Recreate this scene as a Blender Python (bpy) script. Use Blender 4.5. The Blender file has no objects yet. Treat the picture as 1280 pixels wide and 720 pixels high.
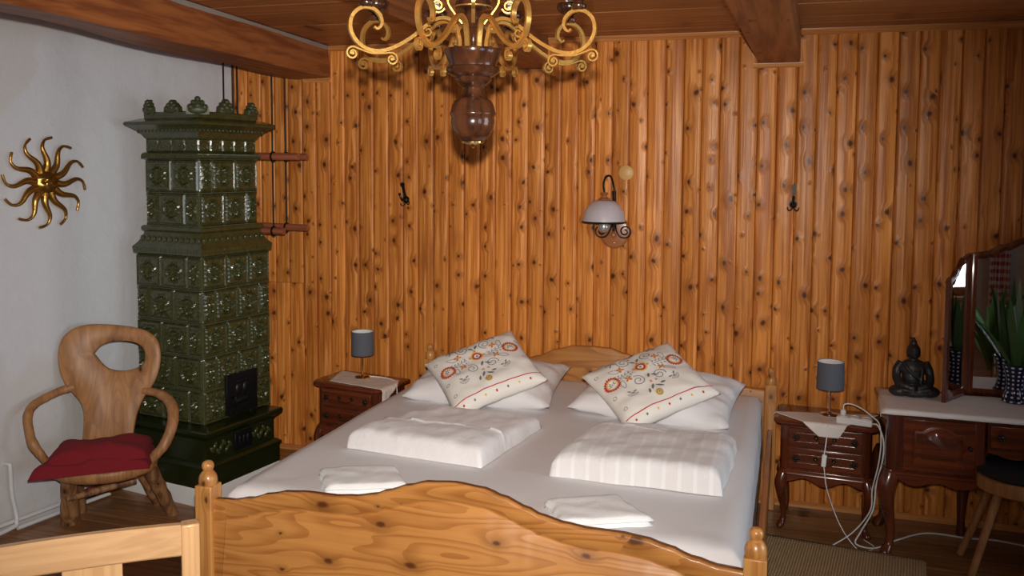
import bpy, bmesh, math, random
from mathutils import Vector, Matrix, noise

random.seed(7)
SC = bpy.context.scene
COL = SC.collection
PI = math.pi
R = math.radians

# ------------------------------------------------------------------ camera, sky, lights, exposure
CAM_H = 1.8032
yaw, pit, rol = R(17.27), R(3.873), R(0.385)
fw = Vector((-math.sin(yaw) * math.cos(pit), math.cos(yaw) * math.cos(pit), -math.sin(pit)))
rt = Vector((math.cos(yaw), math.sin(yaw), 0))
up = rt.cross(fw)
rt, up = rt * math.cos(rol) + up * math.sin(rol), up * math.cos(rol) - rt * math.sin(rol)
cd = bpy.data.cameras.new('camera')
cd.sensor_width = 36.0
cd.lens = 1121.2 / 1280 * 36.0
cd.shift_y = -(360 - 281.2) / 1280
cd.clip_start = 0.02
cam = bpy.data.objects.new('camera', cd)
COL.objects.link(cam)
m3 = Matrix((rt, up, -fw)).transposed()
cam.matrix_world = Matrix.Translation((0, 0, CAM_H)) @ m3.to_4x4()
SC.camera = cam

world = bpy.data.worlds.new('overcast_sky')
SC.world = world
world.use_nodes = True
wb = world.node_tree.nodes['Background']
wb.inputs[0].default_value = (0.75, 0.86, 1.0, 1)
wb.inputs[1].default_value = 10.0

# the photographer's flash, a hand's breadth above the lens
fl = bpy.data.lights.new('camera_flash', 'SPOT')
fl.energy = 590
fl.color = (1.0, 0.93, 0.84)
fl.spot_size = R(80)
fl.spot_blend = 1.0
fl.shadow_soft_size = 0.018
flash = bpy.data.objects.new('camera_flash', fl)
COL.objects.link(flash)
flash.matrix_world = Matrix.Translation(Vector((0, 0, CAM_H)) + up * 0.105 + fw * 0.02) @ (Matrix.Rotation(R(7), 3, 'Z') @ m3 @ Matrix.Rotation(R(-4.5), 3, 'X')).to_4x4()

# daylight entering through the mirrored window and the added one
def window_portal(name, loc, rot, sx, sy):
    l = bpy.data.lights.new(name, 'AREA')
    l.shape = 'RECTANGLE'
    l.size, l.size_y = sx, sy
    l.cycles.is_portal = True
    o = bpy.data.objects.new(name, l)
    COL.objects.link(o)
    o.location = loc
    o.rotation_euler = rot
window_portal('daylight_portal', (2.83, 2.75, 1.45), (0, R(90), 0), 1.2, 1.5)
window_portal('daylight_portal', (2.83, -0.1, 1.45), (0, R(90), 0), 1.2, 1.5)

SC.view_settings.view_transform = 'Standard'
SC.view_settings.look = 'None'
SC.view_settings.exposure = -0.12
SC.view_settings.gamma = 1.0
SC.view_settings.use_curve_mapping = False

# ------------------------------------------------------------------ node helpers
def new_mat(name):
    m = bpy.data.materials.new(name)
    m.use_nodes = True
    nt = m.node_tree
    b = nt.nodes['Principled BSDF']
    return m, nt, b

def N(nt, kind, **kw):
    n = nt.nodes.new(kind)
    for k, v in kw.items():
        if isinstance(k, str) and hasattr(n, k):
            setattr(n, k, v)
    return n

def L(nt, a, b):
    nt.links.new(a, b)

def math_n(nt, op, a, b=None, c=None, clamp=False):
    n = nt.nodes.new('ShaderNodeMath')
    n.operation = op
    n.use_clamp = clamp
    for i, v in enumerate((a, b, c)):
        if v is None:
            continue
        if hasattr(v, 'is_output'):
            L(nt, v, n.inputs[i])
        else:
            n.inputs[i].default_value = v
    return n.outputs[0]

def mix_n(nt, fac, a, b, mode='MIX'):
    n = nt.nodes.new('ShaderNodeMix')
    n.data_type = 'RGBA'
    n.blend_type = mode
    for sock, v in ((n.inputs[0], fac), (n.inputs[6], a), (n.inputs[7], b)):
        if hasattr(v, 'is_output'):
            L(nt, v, sock)
        elif isinstance(v, (int, float)):
            sock.default_value = v
        else:
            sock.default_value = (*v, 1) if len(v) == 3 else v
    return n.outputs[2]

def maprange(nt, v, a, b, c=0.0, d=1.0):
    n = nt.nodes.new('ShaderNodeMapRange')
    n.interpolation_type = 'SMOOTHSTEP'
    L(nt, v, n.inputs[0])
    for i, q in enumerate((a, b, c, d)):
        n.inputs[i + 1].default_value = q
    return n.outputs[0]

def noise_n(nt, vec, scale, detail=2.0, rough=0.5, dist=0.0):
    n = nt.nodes.new('ShaderNodeTexNoise')
    n.inputs['Scale'].default_value = scale
    n.inputs['Detail'].default_value = detail
    n.inputs['Roughness'].default_value = rough
    n.inputs['Distortion'].default_value = dist
    if vec is not None:
        L(nt, vec, n.inputs['Vector'])
    return n.outputs[0]

def obj_coords(nt, offset=True):
    tc = nt.nodes.new('ShaderNodeTexCoord')
    if not offset:
        return tc.outputs['Object']
    oi = nt.nodes.new('ShaderNodeObjectInfo')
    v = nt.nodes.new('ShaderNodeVectorMath')
    v.operation = 'MULTIPLY'
    L(nt, oi.outputs['Random'], v.inputs[0])
    v.inputs[1].default_value = (13.7, 7.3, 29.1)
    a = nt.nodes.new('ShaderNodeVectorMath')
    a.operation = 'ADD'
    L(nt, tc.outputs['Object'], a.inputs[0])
    L(nt, v.outputs[0], a.inputs[1])
    return a.outputs[0]

def bump_n(nt, b, height, strength, dist=0.01):
    n = nt.nodes.new('ShaderNodeBump')
    n.inputs['Strength'].default_value = strength
    n.inputs['Distance'].default_value = dist
    L(nt, height, n.inputs['Height'])
    L(nt, n.outputs[0], b.inputs['Normal'])

def plain(name, col, rough=0.5, metal=0.0, bump=0.0, bscale=80.0, var=0.0, coat=0.0):
    m, nt, b = new_mat(name)
    b.inputs['Base Color'].default_value = (*col, 1)
    b.inputs['Roughness'].default_value = rough
    b.inputs['Metallic'].default_value = metal
    b.inputs['Coat Weight'].default_value = coat
    b.inputs['Coat Roughness'].default_value = 0.15
    if bump or var:
        nz = noise_n(nt, obj_coords(nt), bscale, 4, 0.6)
        if bump:
            bump_n(nt, b, nz, bump, 0.004)
        if var:
            c = mix_n(nt, nz, tuple(x * (1 - var) for x in col), tuple(min(1, x * (1 + var)) for x in col))
            L(nt, c, b.inputs['Base Color'])
    return m

def wood(name, light, dark, axis='Z', rough=0.35, knots=True, knot_col=(0.05, 0.015, 0.005), kw=8.0, kg=6.0, ksize=0.13,
         grain=55.0, stretch=1.6, vary=0.22, coat=0.0, bump=0.12, fig=0.0, rel=0.0, size_var=1.1, spec=0.5, streak=0.0):
    """procedural timber; grain runs along the object's own axis"""
    m, nt, b = new_mat(name)
    co = obj_coords(nt)
    sp = nt.nodes.new('ShaderNodeSeparateXYZ')
    L(nt, co, sp.inputs[0])
    order = {'Z': (0, 1, 2), 'X': (2, 1, 0), 'Y': (0, 2, 1)}[axis]
    w, t, g = (sp.outputs[i] for i in order)
    cmb = nt.nodes.new('ShaderNodeCombineXYZ')
    halo = None
    if knots:
        kv = nt.nodes.new('ShaderNodeCombineXYZ')
        jn = nt.nodes.new('ShaderNodeTexNoise')
        jn.inputs['Scale'].default_value = 26.0
        jn.inputs['Detail'].default_value = 2.0
        L(nt, co, jn.inputs['Vector'])
        js = nt.nodes.new('ShaderNodeSeparateColor')
        L(nt, jn.outputs['Color'], js.inputs[0])
        L(nt, math_n(nt, 'MULTIPLY', math_n(nt, 'MULTIPLY_ADD', js.outputs[0], .018, w), kw), kv.inputs[0])
        L(nt, math_n(nt, 'MULTIPLY', math_n(nt, 'MULTIPLY_ADD', js.outputs[1], .018, g), kg), kv.inputs[1])
        vo = nt.nodes.new('ShaderNodeTexVoronoi')
        vo.voronoi_dimensions = '2D'
        vo.inputs['Scale'].default_value = 1.0
        L(nt, kv.outputs[0], vo.inputs['Vector'])
        d = vo.outputs['Distance']
        vs = nt.nodes.new('ShaderNodeSeparateColor')
        L(nt, vo.outputs['Color'], vs.inputs[0])
        size = math_n(nt, 'MULTIPLY_ADD', vs.outputs[0], size_var, 0.30)
        dn = math_n(nt, 'DIVIDE', d, size)
        knot = maprange(nt, dn, ksize * 0.35, ksize * 1.1, 1, 0)
        halo = maprange(nt, dn, ksize * 0.5, ksize * 3.6, 1, 0)
        w2 = math_n(nt, 'MULTIPLY_ADD', halo, 0.02, w)
    else:
        w2 = w
    L(nt, math_n(nt, 'MULTIPLY', w2, grain), cmb.inputs[0])
    L(nt, math_n(nt, 'MULTIPLY', t, grain), cmb.inputs[1])
    L(nt, math_n(nt, 'MULTIPLY', g, stretch), cmb.inputs[2])
    gr = noise_n(nt, cmb.outputs[0], 1.0, 3, 0.55, 0.3)
    gr2 = maprange(nt, gr, 0.33, 0.68)
    if fig:
        fv = nt.nodes.new('ShaderNodeCombineXYZ')
        L(nt, math_n(nt, 'MULTIPLY', w2, 9.0), fv.inputs[0])
        L(nt, math_n(nt, 'MULTIPLY', t, 9.0), fv.inputs[1])
        L(nt, math_n(nt, 'MULTIPLY', g, 1.1), fv.inputs[2])
        fn = noise_n(nt, fv.outputs[0], 1.0, 1, 0.4)
        rings = math_n(nt, 'FRACT', math_n(nt, 'MULTIPLY', fn, 13.0))
        ring = maprange(nt, rings, 0.35, 0.95)
        gr2 = math_n(nt, 'ADD', math_n(nt, 'MULTIPLY', gr2, 1 - fig), math_n(nt, 'MULTIPLY', ring, fig))
    col = mix_n(nt, gr2, light, dark)
    if streak:
        sv = nt.nodes.new('ShaderNodeCombineXYZ')
        L(nt, math_n(nt, 'MULTIPLY', w2, 38.0), sv.inputs[0])
        L(nt, math_n(nt, 'MULTIPLY', g, 1.7), sv.inputs[2])
        sn = noise_n(nt, sv.outputs[0], 1.0, 2, 0.5)
        col = mix_n(nt, math_n(nt, 'MULTIPLY', maprange(nt, sn, 0.54, 0.72), streak), col, tuple(min(1, x * 1.35 + .06) for x in light))  # pale varnish sheen along the boards, painted into the colour
        lv = nt.nodes.new('ShaderNodeCombineXYZ')
        L(nt, math_n(nt, 'MULTIPLY', w, 5.0), lv.inputs[0])
        L(nt, math_n(nt, 'MULTIPLY', g, 2.6), lv.inputs[2])
        ln_ = noise_n(nt, lv.outputs[0], 1.0, 3, 0.6)
        col = mix_n(nt, math_n(nt, 'MULTIPLY', maprange(nt, ln_, 0.5, 0.75), 0.45), col, tuple(x * 0.8 for x in dark))
    if knots:
        col = mix_n(nt, math_n(nt, 'MULTIPLY', halo, 0.55), col, tuple(x * 0.62 for x in dark))
        col = mix_n(nt, knot, col, knot_col)
    if vary:
        oi = nt.nodes.new('ShaderNodeObjectInfo')
        fac = math_n(nt, 'MULTIPLY_ADD', oi.outputs['Random'], 2 * vary, 1 - vary)
        hs = nt.nodes.new('ShaderNodeHueSaturation')
        L(nt, fac, hs.inputs['Value'])
        L(nt, col, hs.inputs['Color'])
        col = hs.outputs[0]
    L(nt, col, b.inputs['Base Color'])
    rr = math_n(nt, 'MULTIPLY_ADD', gr, 0.18, rough - 0.09)
    L(nt, rr, b.inputs['Roughness'])
    b.inputs['Coat Weight'].default_value = coat
    b.inputs['Coat Roughness'].default_value = 0.12
    b.inputs['Specular IOR Level'].default_value = spec
    hgt = gr
    if knots and rel:
        hgt = math_n(nt, 'MULTIPLY_ADD', halo, rel, gr)
    bump_n(nt, b, hgt, bump, 0.004)
    return m

# ------------------------------------------------------------------ materials
M = {}
M['wall_pine'] = wood('varnished_wall_pine', (0.73, 0.278, 0.058), (0.43, 0.126, 0.022), 'Z', rough=0.33, kw=8, kg=6.6, ksize=0.085,
                      knot_col=(0.10, 0.026, 0.007), coat=0.0, bump=0.45, rel=0.9, vary=0.13, size_var=1.3, spec=0.20, streak=0.8)
M['bed_pine'] = wood('lacquered_bed_pine', (0.50, 0.22, 0.058), (0.32, 0.115, 0.024), 'X', rough=0.42, kw=6.5, kg=3.6, ksize=0.085,
                     knot_col=(0.10, 0.028, 0.008), grain=40, fig=0.6, vary=0.06, coat=0.08, bump=0.08, spec=0.3)
M['bed_pine_upright'] = wood('lacquered_bed_pine_upright', (0.60, 0.29, 0.085), (0.42, 0.165, 0.04), 'Z', rough=0.35, kw=9, kg=5, ksize=0.07,
                             knot_col=(0.12, 0.035, 0.01), grain=60, vary=0.08, coat=0.25, bump=0.08)
M['ceiling_pine'] = wood('aged_ceiling_pine', (0.42, 0.17, 0.055), (0.27, 0.09, 0.026), 'X', rough=0.45, kw=4.5, kg=2.2, ksize=0.06,
                         knot_col=(0.06, 0.018, 0.006), vary=0.12, bump=0.2)
M['beam_wood'] = wood('rough_beam_wood', (0.36, 0.12, 0.035), (0.20, 0.055, 0.016), 'Y', rough=0.5, kw=4, kg=1.6, ksize=0.04,
                      knot_col=(0.03, 0.01, 0.004), grain=30, vary=0.08, bump=0.5)
M['trim_pine'] = wood('trim_pine', (0.62, 0.27, 0.08), (0.45, 0.16, 0.04), 'X', rough=0.35, knots=False, vary=0.05)
M['floor_wood'] = wood('dark_floor_wood', (0.34, 0.16, 0.062), (0.21, 0.09, 0.032), 'X', rough=0.38, kw=5, kg=1.8, ksize=0.05,
                       knot_col=(0.03, 0.012, 0.005), vary=0.15, bump=0.15)
M['mahogany'] = wood('polished_mahogany', (0.135, 0.029, 0.010), (0.058, 0.013, 0.005), 'Z', rough=0.25, knots=False, grain=45, coat=0.5, vary=0.1, bump=0.05)
M['mahogany_x'] = wood('polished_mahogany_panel', (0.165, 0.034, 0.011), (0.07, 0.015, 0.006), 'X', rough=0.25, knots=False, grain=40, coat=0.5, vary=0.1, bump=0.05)
M['rustic'] = wood('rustic_chair_wood', (0.44, 0.215, 0.085), (0.26, 0.11, 0.04), 'Z', rough=0.48, kw=5, kg=3, ksize=0.06, grain=24, fig=0.3, vary=0.05, coat=0.0)
M['rustic_log'] = wood('debarked_log_wood', (0.34, 0.17, 0.075), (0.13, 0.055, 0.022), 'Z', rough=0.5, kw=12, kg=7, ksize=0.10, grain=40, vary=0.1, bump=0.5)
M['beech'] = wood('oiled_beech', (0.50, 0.30, 0.15), (0.42, 0.235, 0.11), 'X', rough=0.35, knots=False, grain=70, vary=0.05, coat=0.3)
M['beech_z'] = wood('oiled_beech_upright', (0.50, 0.295, 0.14), (0.41, 0.225, 0.10), 'Z', rough=0.35, knots=False, grain=70, vary=0.05, coat=0.3)
M['stool_wood'] = wood('pale_stool_wood', (0.46, 0.23, 0.085), (0.33, 0.145, 0.05), 'Z', rough=0.4, knots=False, vary=0.05)
M['pole_wood'] = wood('peeled_pole_wood', (0.36, 0.11, 0.05), (0.24, 0.065, 0.028), 'X', rough=0.5, knots=False, vary=0.1)
M['turned'] = wood('dark_turned_walnut', (0.070, 0.024, 0.010), (0.018, 0.007, 0.004), 'Z', rough=0.17, knots=False, grain=30, coat=0.0, spec=0.45, vary=0.05)
M['gilt'] = plain('antique_gilt', (0.78, 0.43, 0.11), 0.30, 0.85, bump=0.25, bscale=60, var=0.25)
M['brass'] = plain('polished_brass', (0.85, 0.62, 0.28), 0.18, 1.0)
M['chrome'] = plain('polished_chrome', (0.80, 0.80, 0.80), 0.12, 1.0)
M['sun_gold'] = plain('worn_gold_leaf', (0.45, 0.235, 0.05), 0.28, 0.9, bump=0.4, bscale=40, var=0.35)
M['iron'] = plain('black_wrought_iron', (0.012, 0.011, 0.010), 0.4, 0.6, bump=0.2)
M['door_iron'] = plain('cast_iron_door', (0.012, 0.012, 0.014), 0.42, 0.5, bump=0.5, bscale=50)
M['dark_brass'] = plain('dark_brass_fitting', (0.09, 0.055, 0.025), 0.35, 0.8)
M['linen'] = plain('white_bed_linen', (0.74, 0.72, 0.735), 0.8, bump=0.4, bscale=11)
M['towel'] = plain('white_terry_towel', (0.86, 0.86, 0.87), 0.95, bump=0.6, bscale=260)
M['doily'] = plain('cream_table_linen', (0.80, 0.74, 0.70), 0.85, bump=0.2, bscale=120)
M['cream'] = plain('cream_pillow_cotton', (0.80, 0.755, 0.70), 0.85, bump=0.2, bscale=30)
M['red_thread'] = plain('red_embroidery', (0.50, 0.035, 0.03), 0.8)
M['orange_thread'] = plain('orange_embroidery', (0.60, 0.20, 0.03), 0.8)
M['yellow_thread'] = plain('yellow_embroidery', (0.75, 0.48, 0.10), 0.8)
M['grey_thread'] = plain('grey_embroidery', (0.16, 0.17, 0.20), 0.8)
M['white_thread'] = plain('white_embroidery', (0.78, 0.76, 0.74), 0.8)
M['red_cloth'] = plain('crimson_fleece', (0.20, 0.007, 0.014), 0.95, bump=0.5, bscale=120, var=0.15)
M['grey_shade'] = plain('slate_grey_shade', (0.105, 0.115, 0.145), 0.85, bump=0.15, bscale=300)
M['shade_lining'] = plain('white_shade_lining', (0.75, 0.74, 0.72), 0.8)
M['white_plastic'] = plain('white_plastic', (0.80, 0.80, 0.80), 0.35)
M['dark_hole'] = plain('socket_recess', (0.25, 0.25, 0.25), 0.6)
M['white_paint'] = plain('white_pipe_paint', (0.72, 0.72, 0.74), 0.4)
M['red_paint'] = plain('red_valve_paint', (0.22, 0.02, 0.015), 0.4)
M['black_pad'] = plain('black_seat_pad', (0.012, 0.011, 0.012), 0.8, bump=0.4)
M['statue'] = plain('dark_bronze_resin', (0.028, 0.026, 0.026), 0.42, 0.25, bump=0.35, bscale=60, var=0.35)
M['milk_glass'] = plain('lilac_milk_glass', (0.52, 0.47, 0.50), 0.35, var=0.18, bscale=12)
M['sconce_wood'] = plain('reddish_sconce_wood', (0.34, 0.115, 0.035), 0.35, var=0.15, bscale=30, coat=0.4)
M['disc_wood'] = plain('pale_round_cap', (0.62, 0.36, 0.12), 0.45, var=0.05)
M['bulb'] = plain('silvered_bulb', (0.55, 0.55, 0.57), 0.25, 0.7)
M['candle'] = plain('ivory_candle_sleeve', (0.78, 0.70, 0.58), 0.5)
M['leaf'] = plain('dark_strap_leaf', (0.05, 0.12, 0.03), 0.35, var=0.4, bscale=8)
M['soil'] = plain('potting_soil', (0.03, 0.02, 0.012), 0.95)
M['terracotta'] = plain('terracotta_pot', (0.40, 0.16, 0.08), 0.7)
M['knob_iron'] = plain('dark_drawer_iron', (0.03, 0.022, 0.017), 0.38, 0.7)
M['groove'] = plain('dark_edge_shade', (0.17, 0.06, 0.018), 0.4)  # dark tone standing in for shade on the footboard's top edge
M['white_wash'] = plain('white_limewash', (0.74, 0.74, 0.75), 0.85, bump=0.4, bscale=25)
M['grey_filler'] = plain('grey_gap_filler', (0.30, 0.27, 0.24), 0.9, bump=0.4, var=0.2, bscale=10)
M['bed_rail'] = wood('reddish_bed_rail', (0.36, 0.13, 0.035), (0.25, 0.08, 0.02), 'Y', rough=0.4, knots=False)
M['backing'] = plain('dark_backing', (0.08, 0.03, 0.01), 0.9)

# aged white plaster with older cream patches near the stove
m, nt, b = new_mat('patched_white_plaster')
co = obj_coords(nt, False)
n1 = noise_n(nt, co, 1.1, 3, 0.5, 0.4)
n2 = noise_n(nt, co, 14, 5, 0.6)
mask = maprange(nt, n1, 0.53, 0.57)
c = mix_n(nt, n2, (0.60, 0.61, 0.645), (0.665, 0.67, 0.70))
c = mix_n(nt, math_n(nt, 'MULTIPLY', mask, 0.55), c, (0.58, 0.545, 0.51))
L(nt, c, b.inputs['Base Color'])
b.inputs['Roughness'].default_value = 0.85
bump_n(nt, b, noise_n(nt, co, 9, 6, 0.65), 0.35, 0.02)
M['plaster'] = m

# olive green stove glaze, darker where it pools
m, nt, b = new_mat('olive_green_glaze')
co = obj_coords(nt)
n1 = noise_n(nt, co, 30, 4, 0.6)
c = mix_n(nt, n1, (0.013, 0.017, 0.005), (0.080, 0.082, 0.026))
L(nt, c, b.inputs['Base Color'])
b.inputs['Roughness'].default_value = 0.20
b.inputs['Coat Weight'].default_value = 0.3
bump_n(nt, b, noise_n(nt, co, 90, 3, 0.6), 0.35, 0.003)
M['glaze'] = m
m, nt, b = new_mat('olive_green_glaze_plain')
co = obj_coords(nt)
c = mix_n(nt, noise_n(nt, co, 12, 4, 0.6), (0.007, 0.012, 0.003), (0.022, 0.028, 0.008))
L(nt, c, b.inputs['Base Color'])
b.inputs['Roughness'].default_value = 0.22
bump_n(nt, b, noise_n(nt, co, 40, 3, 0.6), 0.25, 0.003)
M['glaze_plain'] = m
M['grout'] = plain('olive_grey_joint', (0.12, 0.12, 0.085), 0.8)
M['glaze_crest'] = plain('dull_green_glaze', (0.05, 0.055, 0.022), 0.45, bump=0.5, bscale=45, var=0.5)

# damask duvet with woven satin stripes
def duvet_mat(name, c0, c1, scale, amt):
    m, nt, b = new_mat(name)
    co = obj_coords(nt, False)
    wv = nt.nodes.new('ShaderNodeTexWave')
    wv.wave_type = 'BANDS'
    wv.bands_direction = 'X'
    wv.inputs['Scale'].default_value = scale
    wv.inputs['Distortion'].default_value = 0.0
    L(nt, co, wv.inputs['Vector'])
    s = maprange(nt, wv.outputs[1], 0.80, 0.92)
    L(nt, mix_n(nt, math_n(nt, 'MULTIPLY', s, amt), c0, c1), b.inputs['Base Color'])
    b.inputs['Roughness'].default_value = 0.75
    b.inputs['Sheen Weight'].default_value = 0.2
    bump_n(nt, b, noise_n(nt, co, 9, 5, 0.6), 0.6, 0.015)
    return m
M['duvet_plain'] = duvet_mat('white_satin_duvet', (0.75, 0.725, 0.74), (0.75, 0.725, 0.74), 3, 0.0)
M['duvet_stripe'] = duvet_mat('striped_damask_duvet', (0.71, 0.69, 0.705), (0.78, 0.77, 0.78), 5.5, 0.9)

# jute rug weave
m, nt, b = new_mat('woven_jute')
co = obj_coords(nt, False)
def bands(direction, sc, dist):
    wv = nt.nodes.new('ShaderNodeTexWave')
    wv.bands_direction = direction
    wv.inputs['Scale'].default_value = sc
    wv.inputs['Distortion'].default_value = dist
    wv.inputs['Detail Scale'].default_value = 3
    L(nt, co, wv.inputs['Vector'])
    return wv.outputs[1]
wx, wy = bands('X', 26, 1.5), bands('Y', 20, 1.5)
wv2 = math_n(nt, 'MULTIPLY', wx, wy)
nn = noise_n(nt, co, 30, 5, 0.7)
c = mix_n(nt, wv2, (0.40, 0.25, 0.115), (0.78, 0.56, 0.30))
c = mix_n(nt, math_n(nt, 'MULTIPLY', nn, 0.5), c, (0.14, 0.075, 0.03))
L(nt, c, b.inputs['Base Color'])
b.inputs['Roughness'].default_value = 0.95
bump_n(nt, b, wv2, 0.8, 0.006)
M['jute'] = m

# cobalt vase with white dots
m, nt, b = new_mat('dotted_cobalt_glaze')
tc = nt.nodes.new('ShaderNodeTexCoord')
vm = nt.nodes.new('ShaderNodeMapping')
vm.inputs['Scale'].default_value = (11, 9, 1)
L(nt, tc.outputs['UV'], vm.inputs[0])
fr = nt.nodes.new('ShaderNodeVectorMath'); fr.operation = 'FRACTION'
L(nt, vm.outputs[0], fr.inputs[0])
di = nt.nodes.new('ShaderNodeVectorMath'); di.operation = 'DISTANCE'
L(nt, fr.outputs[0], di.inputs[0]); di.inputs[1].default_value = (0.5, 0.5, 0)
dot = maprange(nt, di.outputs['Value'], 0.20, 0.26, 1, 0)
L(nt, mix_n(nt, dot, (0.008, 0.011, 0.045), (0.65, 0.68, 0.75)), b.inputs['Base Color'])
b.inputs['Roughness'].default_value = 0.12
M['dotted'] = m

# red gingham curtain
m, nt, b = new_mat('red_gingham')
tc = nt.nodes.new('ShaderNodeTexCoord')
sp = nt.nodes.new('ShaderNodeSeparateXYZ')
L(nt, tc.outputs['UV'], sp.inputs[0])
def stripe(o, k):
    return math_n(nt, 'GREATER_THAN', math_n(nt, 'FRACT', math_n(nt, 'MULTIPLY', o, k)), 0.5)
s = math_n(nt, 'ADD', stripe(sp.outputs[0], 12), stripe(sp.outputs[1], 26))
c = mix_n(nt, math_n(nt, 'MULTIPLY', s, 0.5), (0.75, 0.70, 0.68), (0.33, 0.02, 0.03))
L(nt, c, b.inputs['Base Color'])
b.inputs['Roughness'].default_value = 0.9
M['gingham'] = m

# silvered mirror
m, nt, b = new_mat('silvered_mirror')
b.inputs['Base Color'].default_value = (0.86, 0.87, 0.86, 1)
b.inputs['Metallic'].default_value = 1.0
b.inputs['Roughness'].default_value = 0.015
M['mirror'] = m

# clear window pane
m = bpy.data.materials.new('clear_pane')
m.use_nodes = True
nt = m.node_tree
nt.nodes.clear()
out = nt.nodes.new('ShaderNodeOutputMaterial')
tr = nt.nodes.new('ShaderNodeBsdfTransparent')
tr.inputs[0].default_value = (0.95, 0.97, 0.96, 1)
gl = nt.nodes.new('ShaderNodeBsdfGlossy')
gl.inputs['Roughness'].default_value = 0.02
fz = nt.nodes.new('ShaderNodeFresnel')
ms = nt.nodes.new('ShaderNodeMixShader')
L(nt, fz.outputs[0], ms.inputs[0]); L(nt, tr.outputs[0], ms.inputs[1]); L(nt, gl.outputs[0], ms.inputs[2])
L(nt, ms.outputs[0], out.inputs[0])
M['pane'] = m

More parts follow.
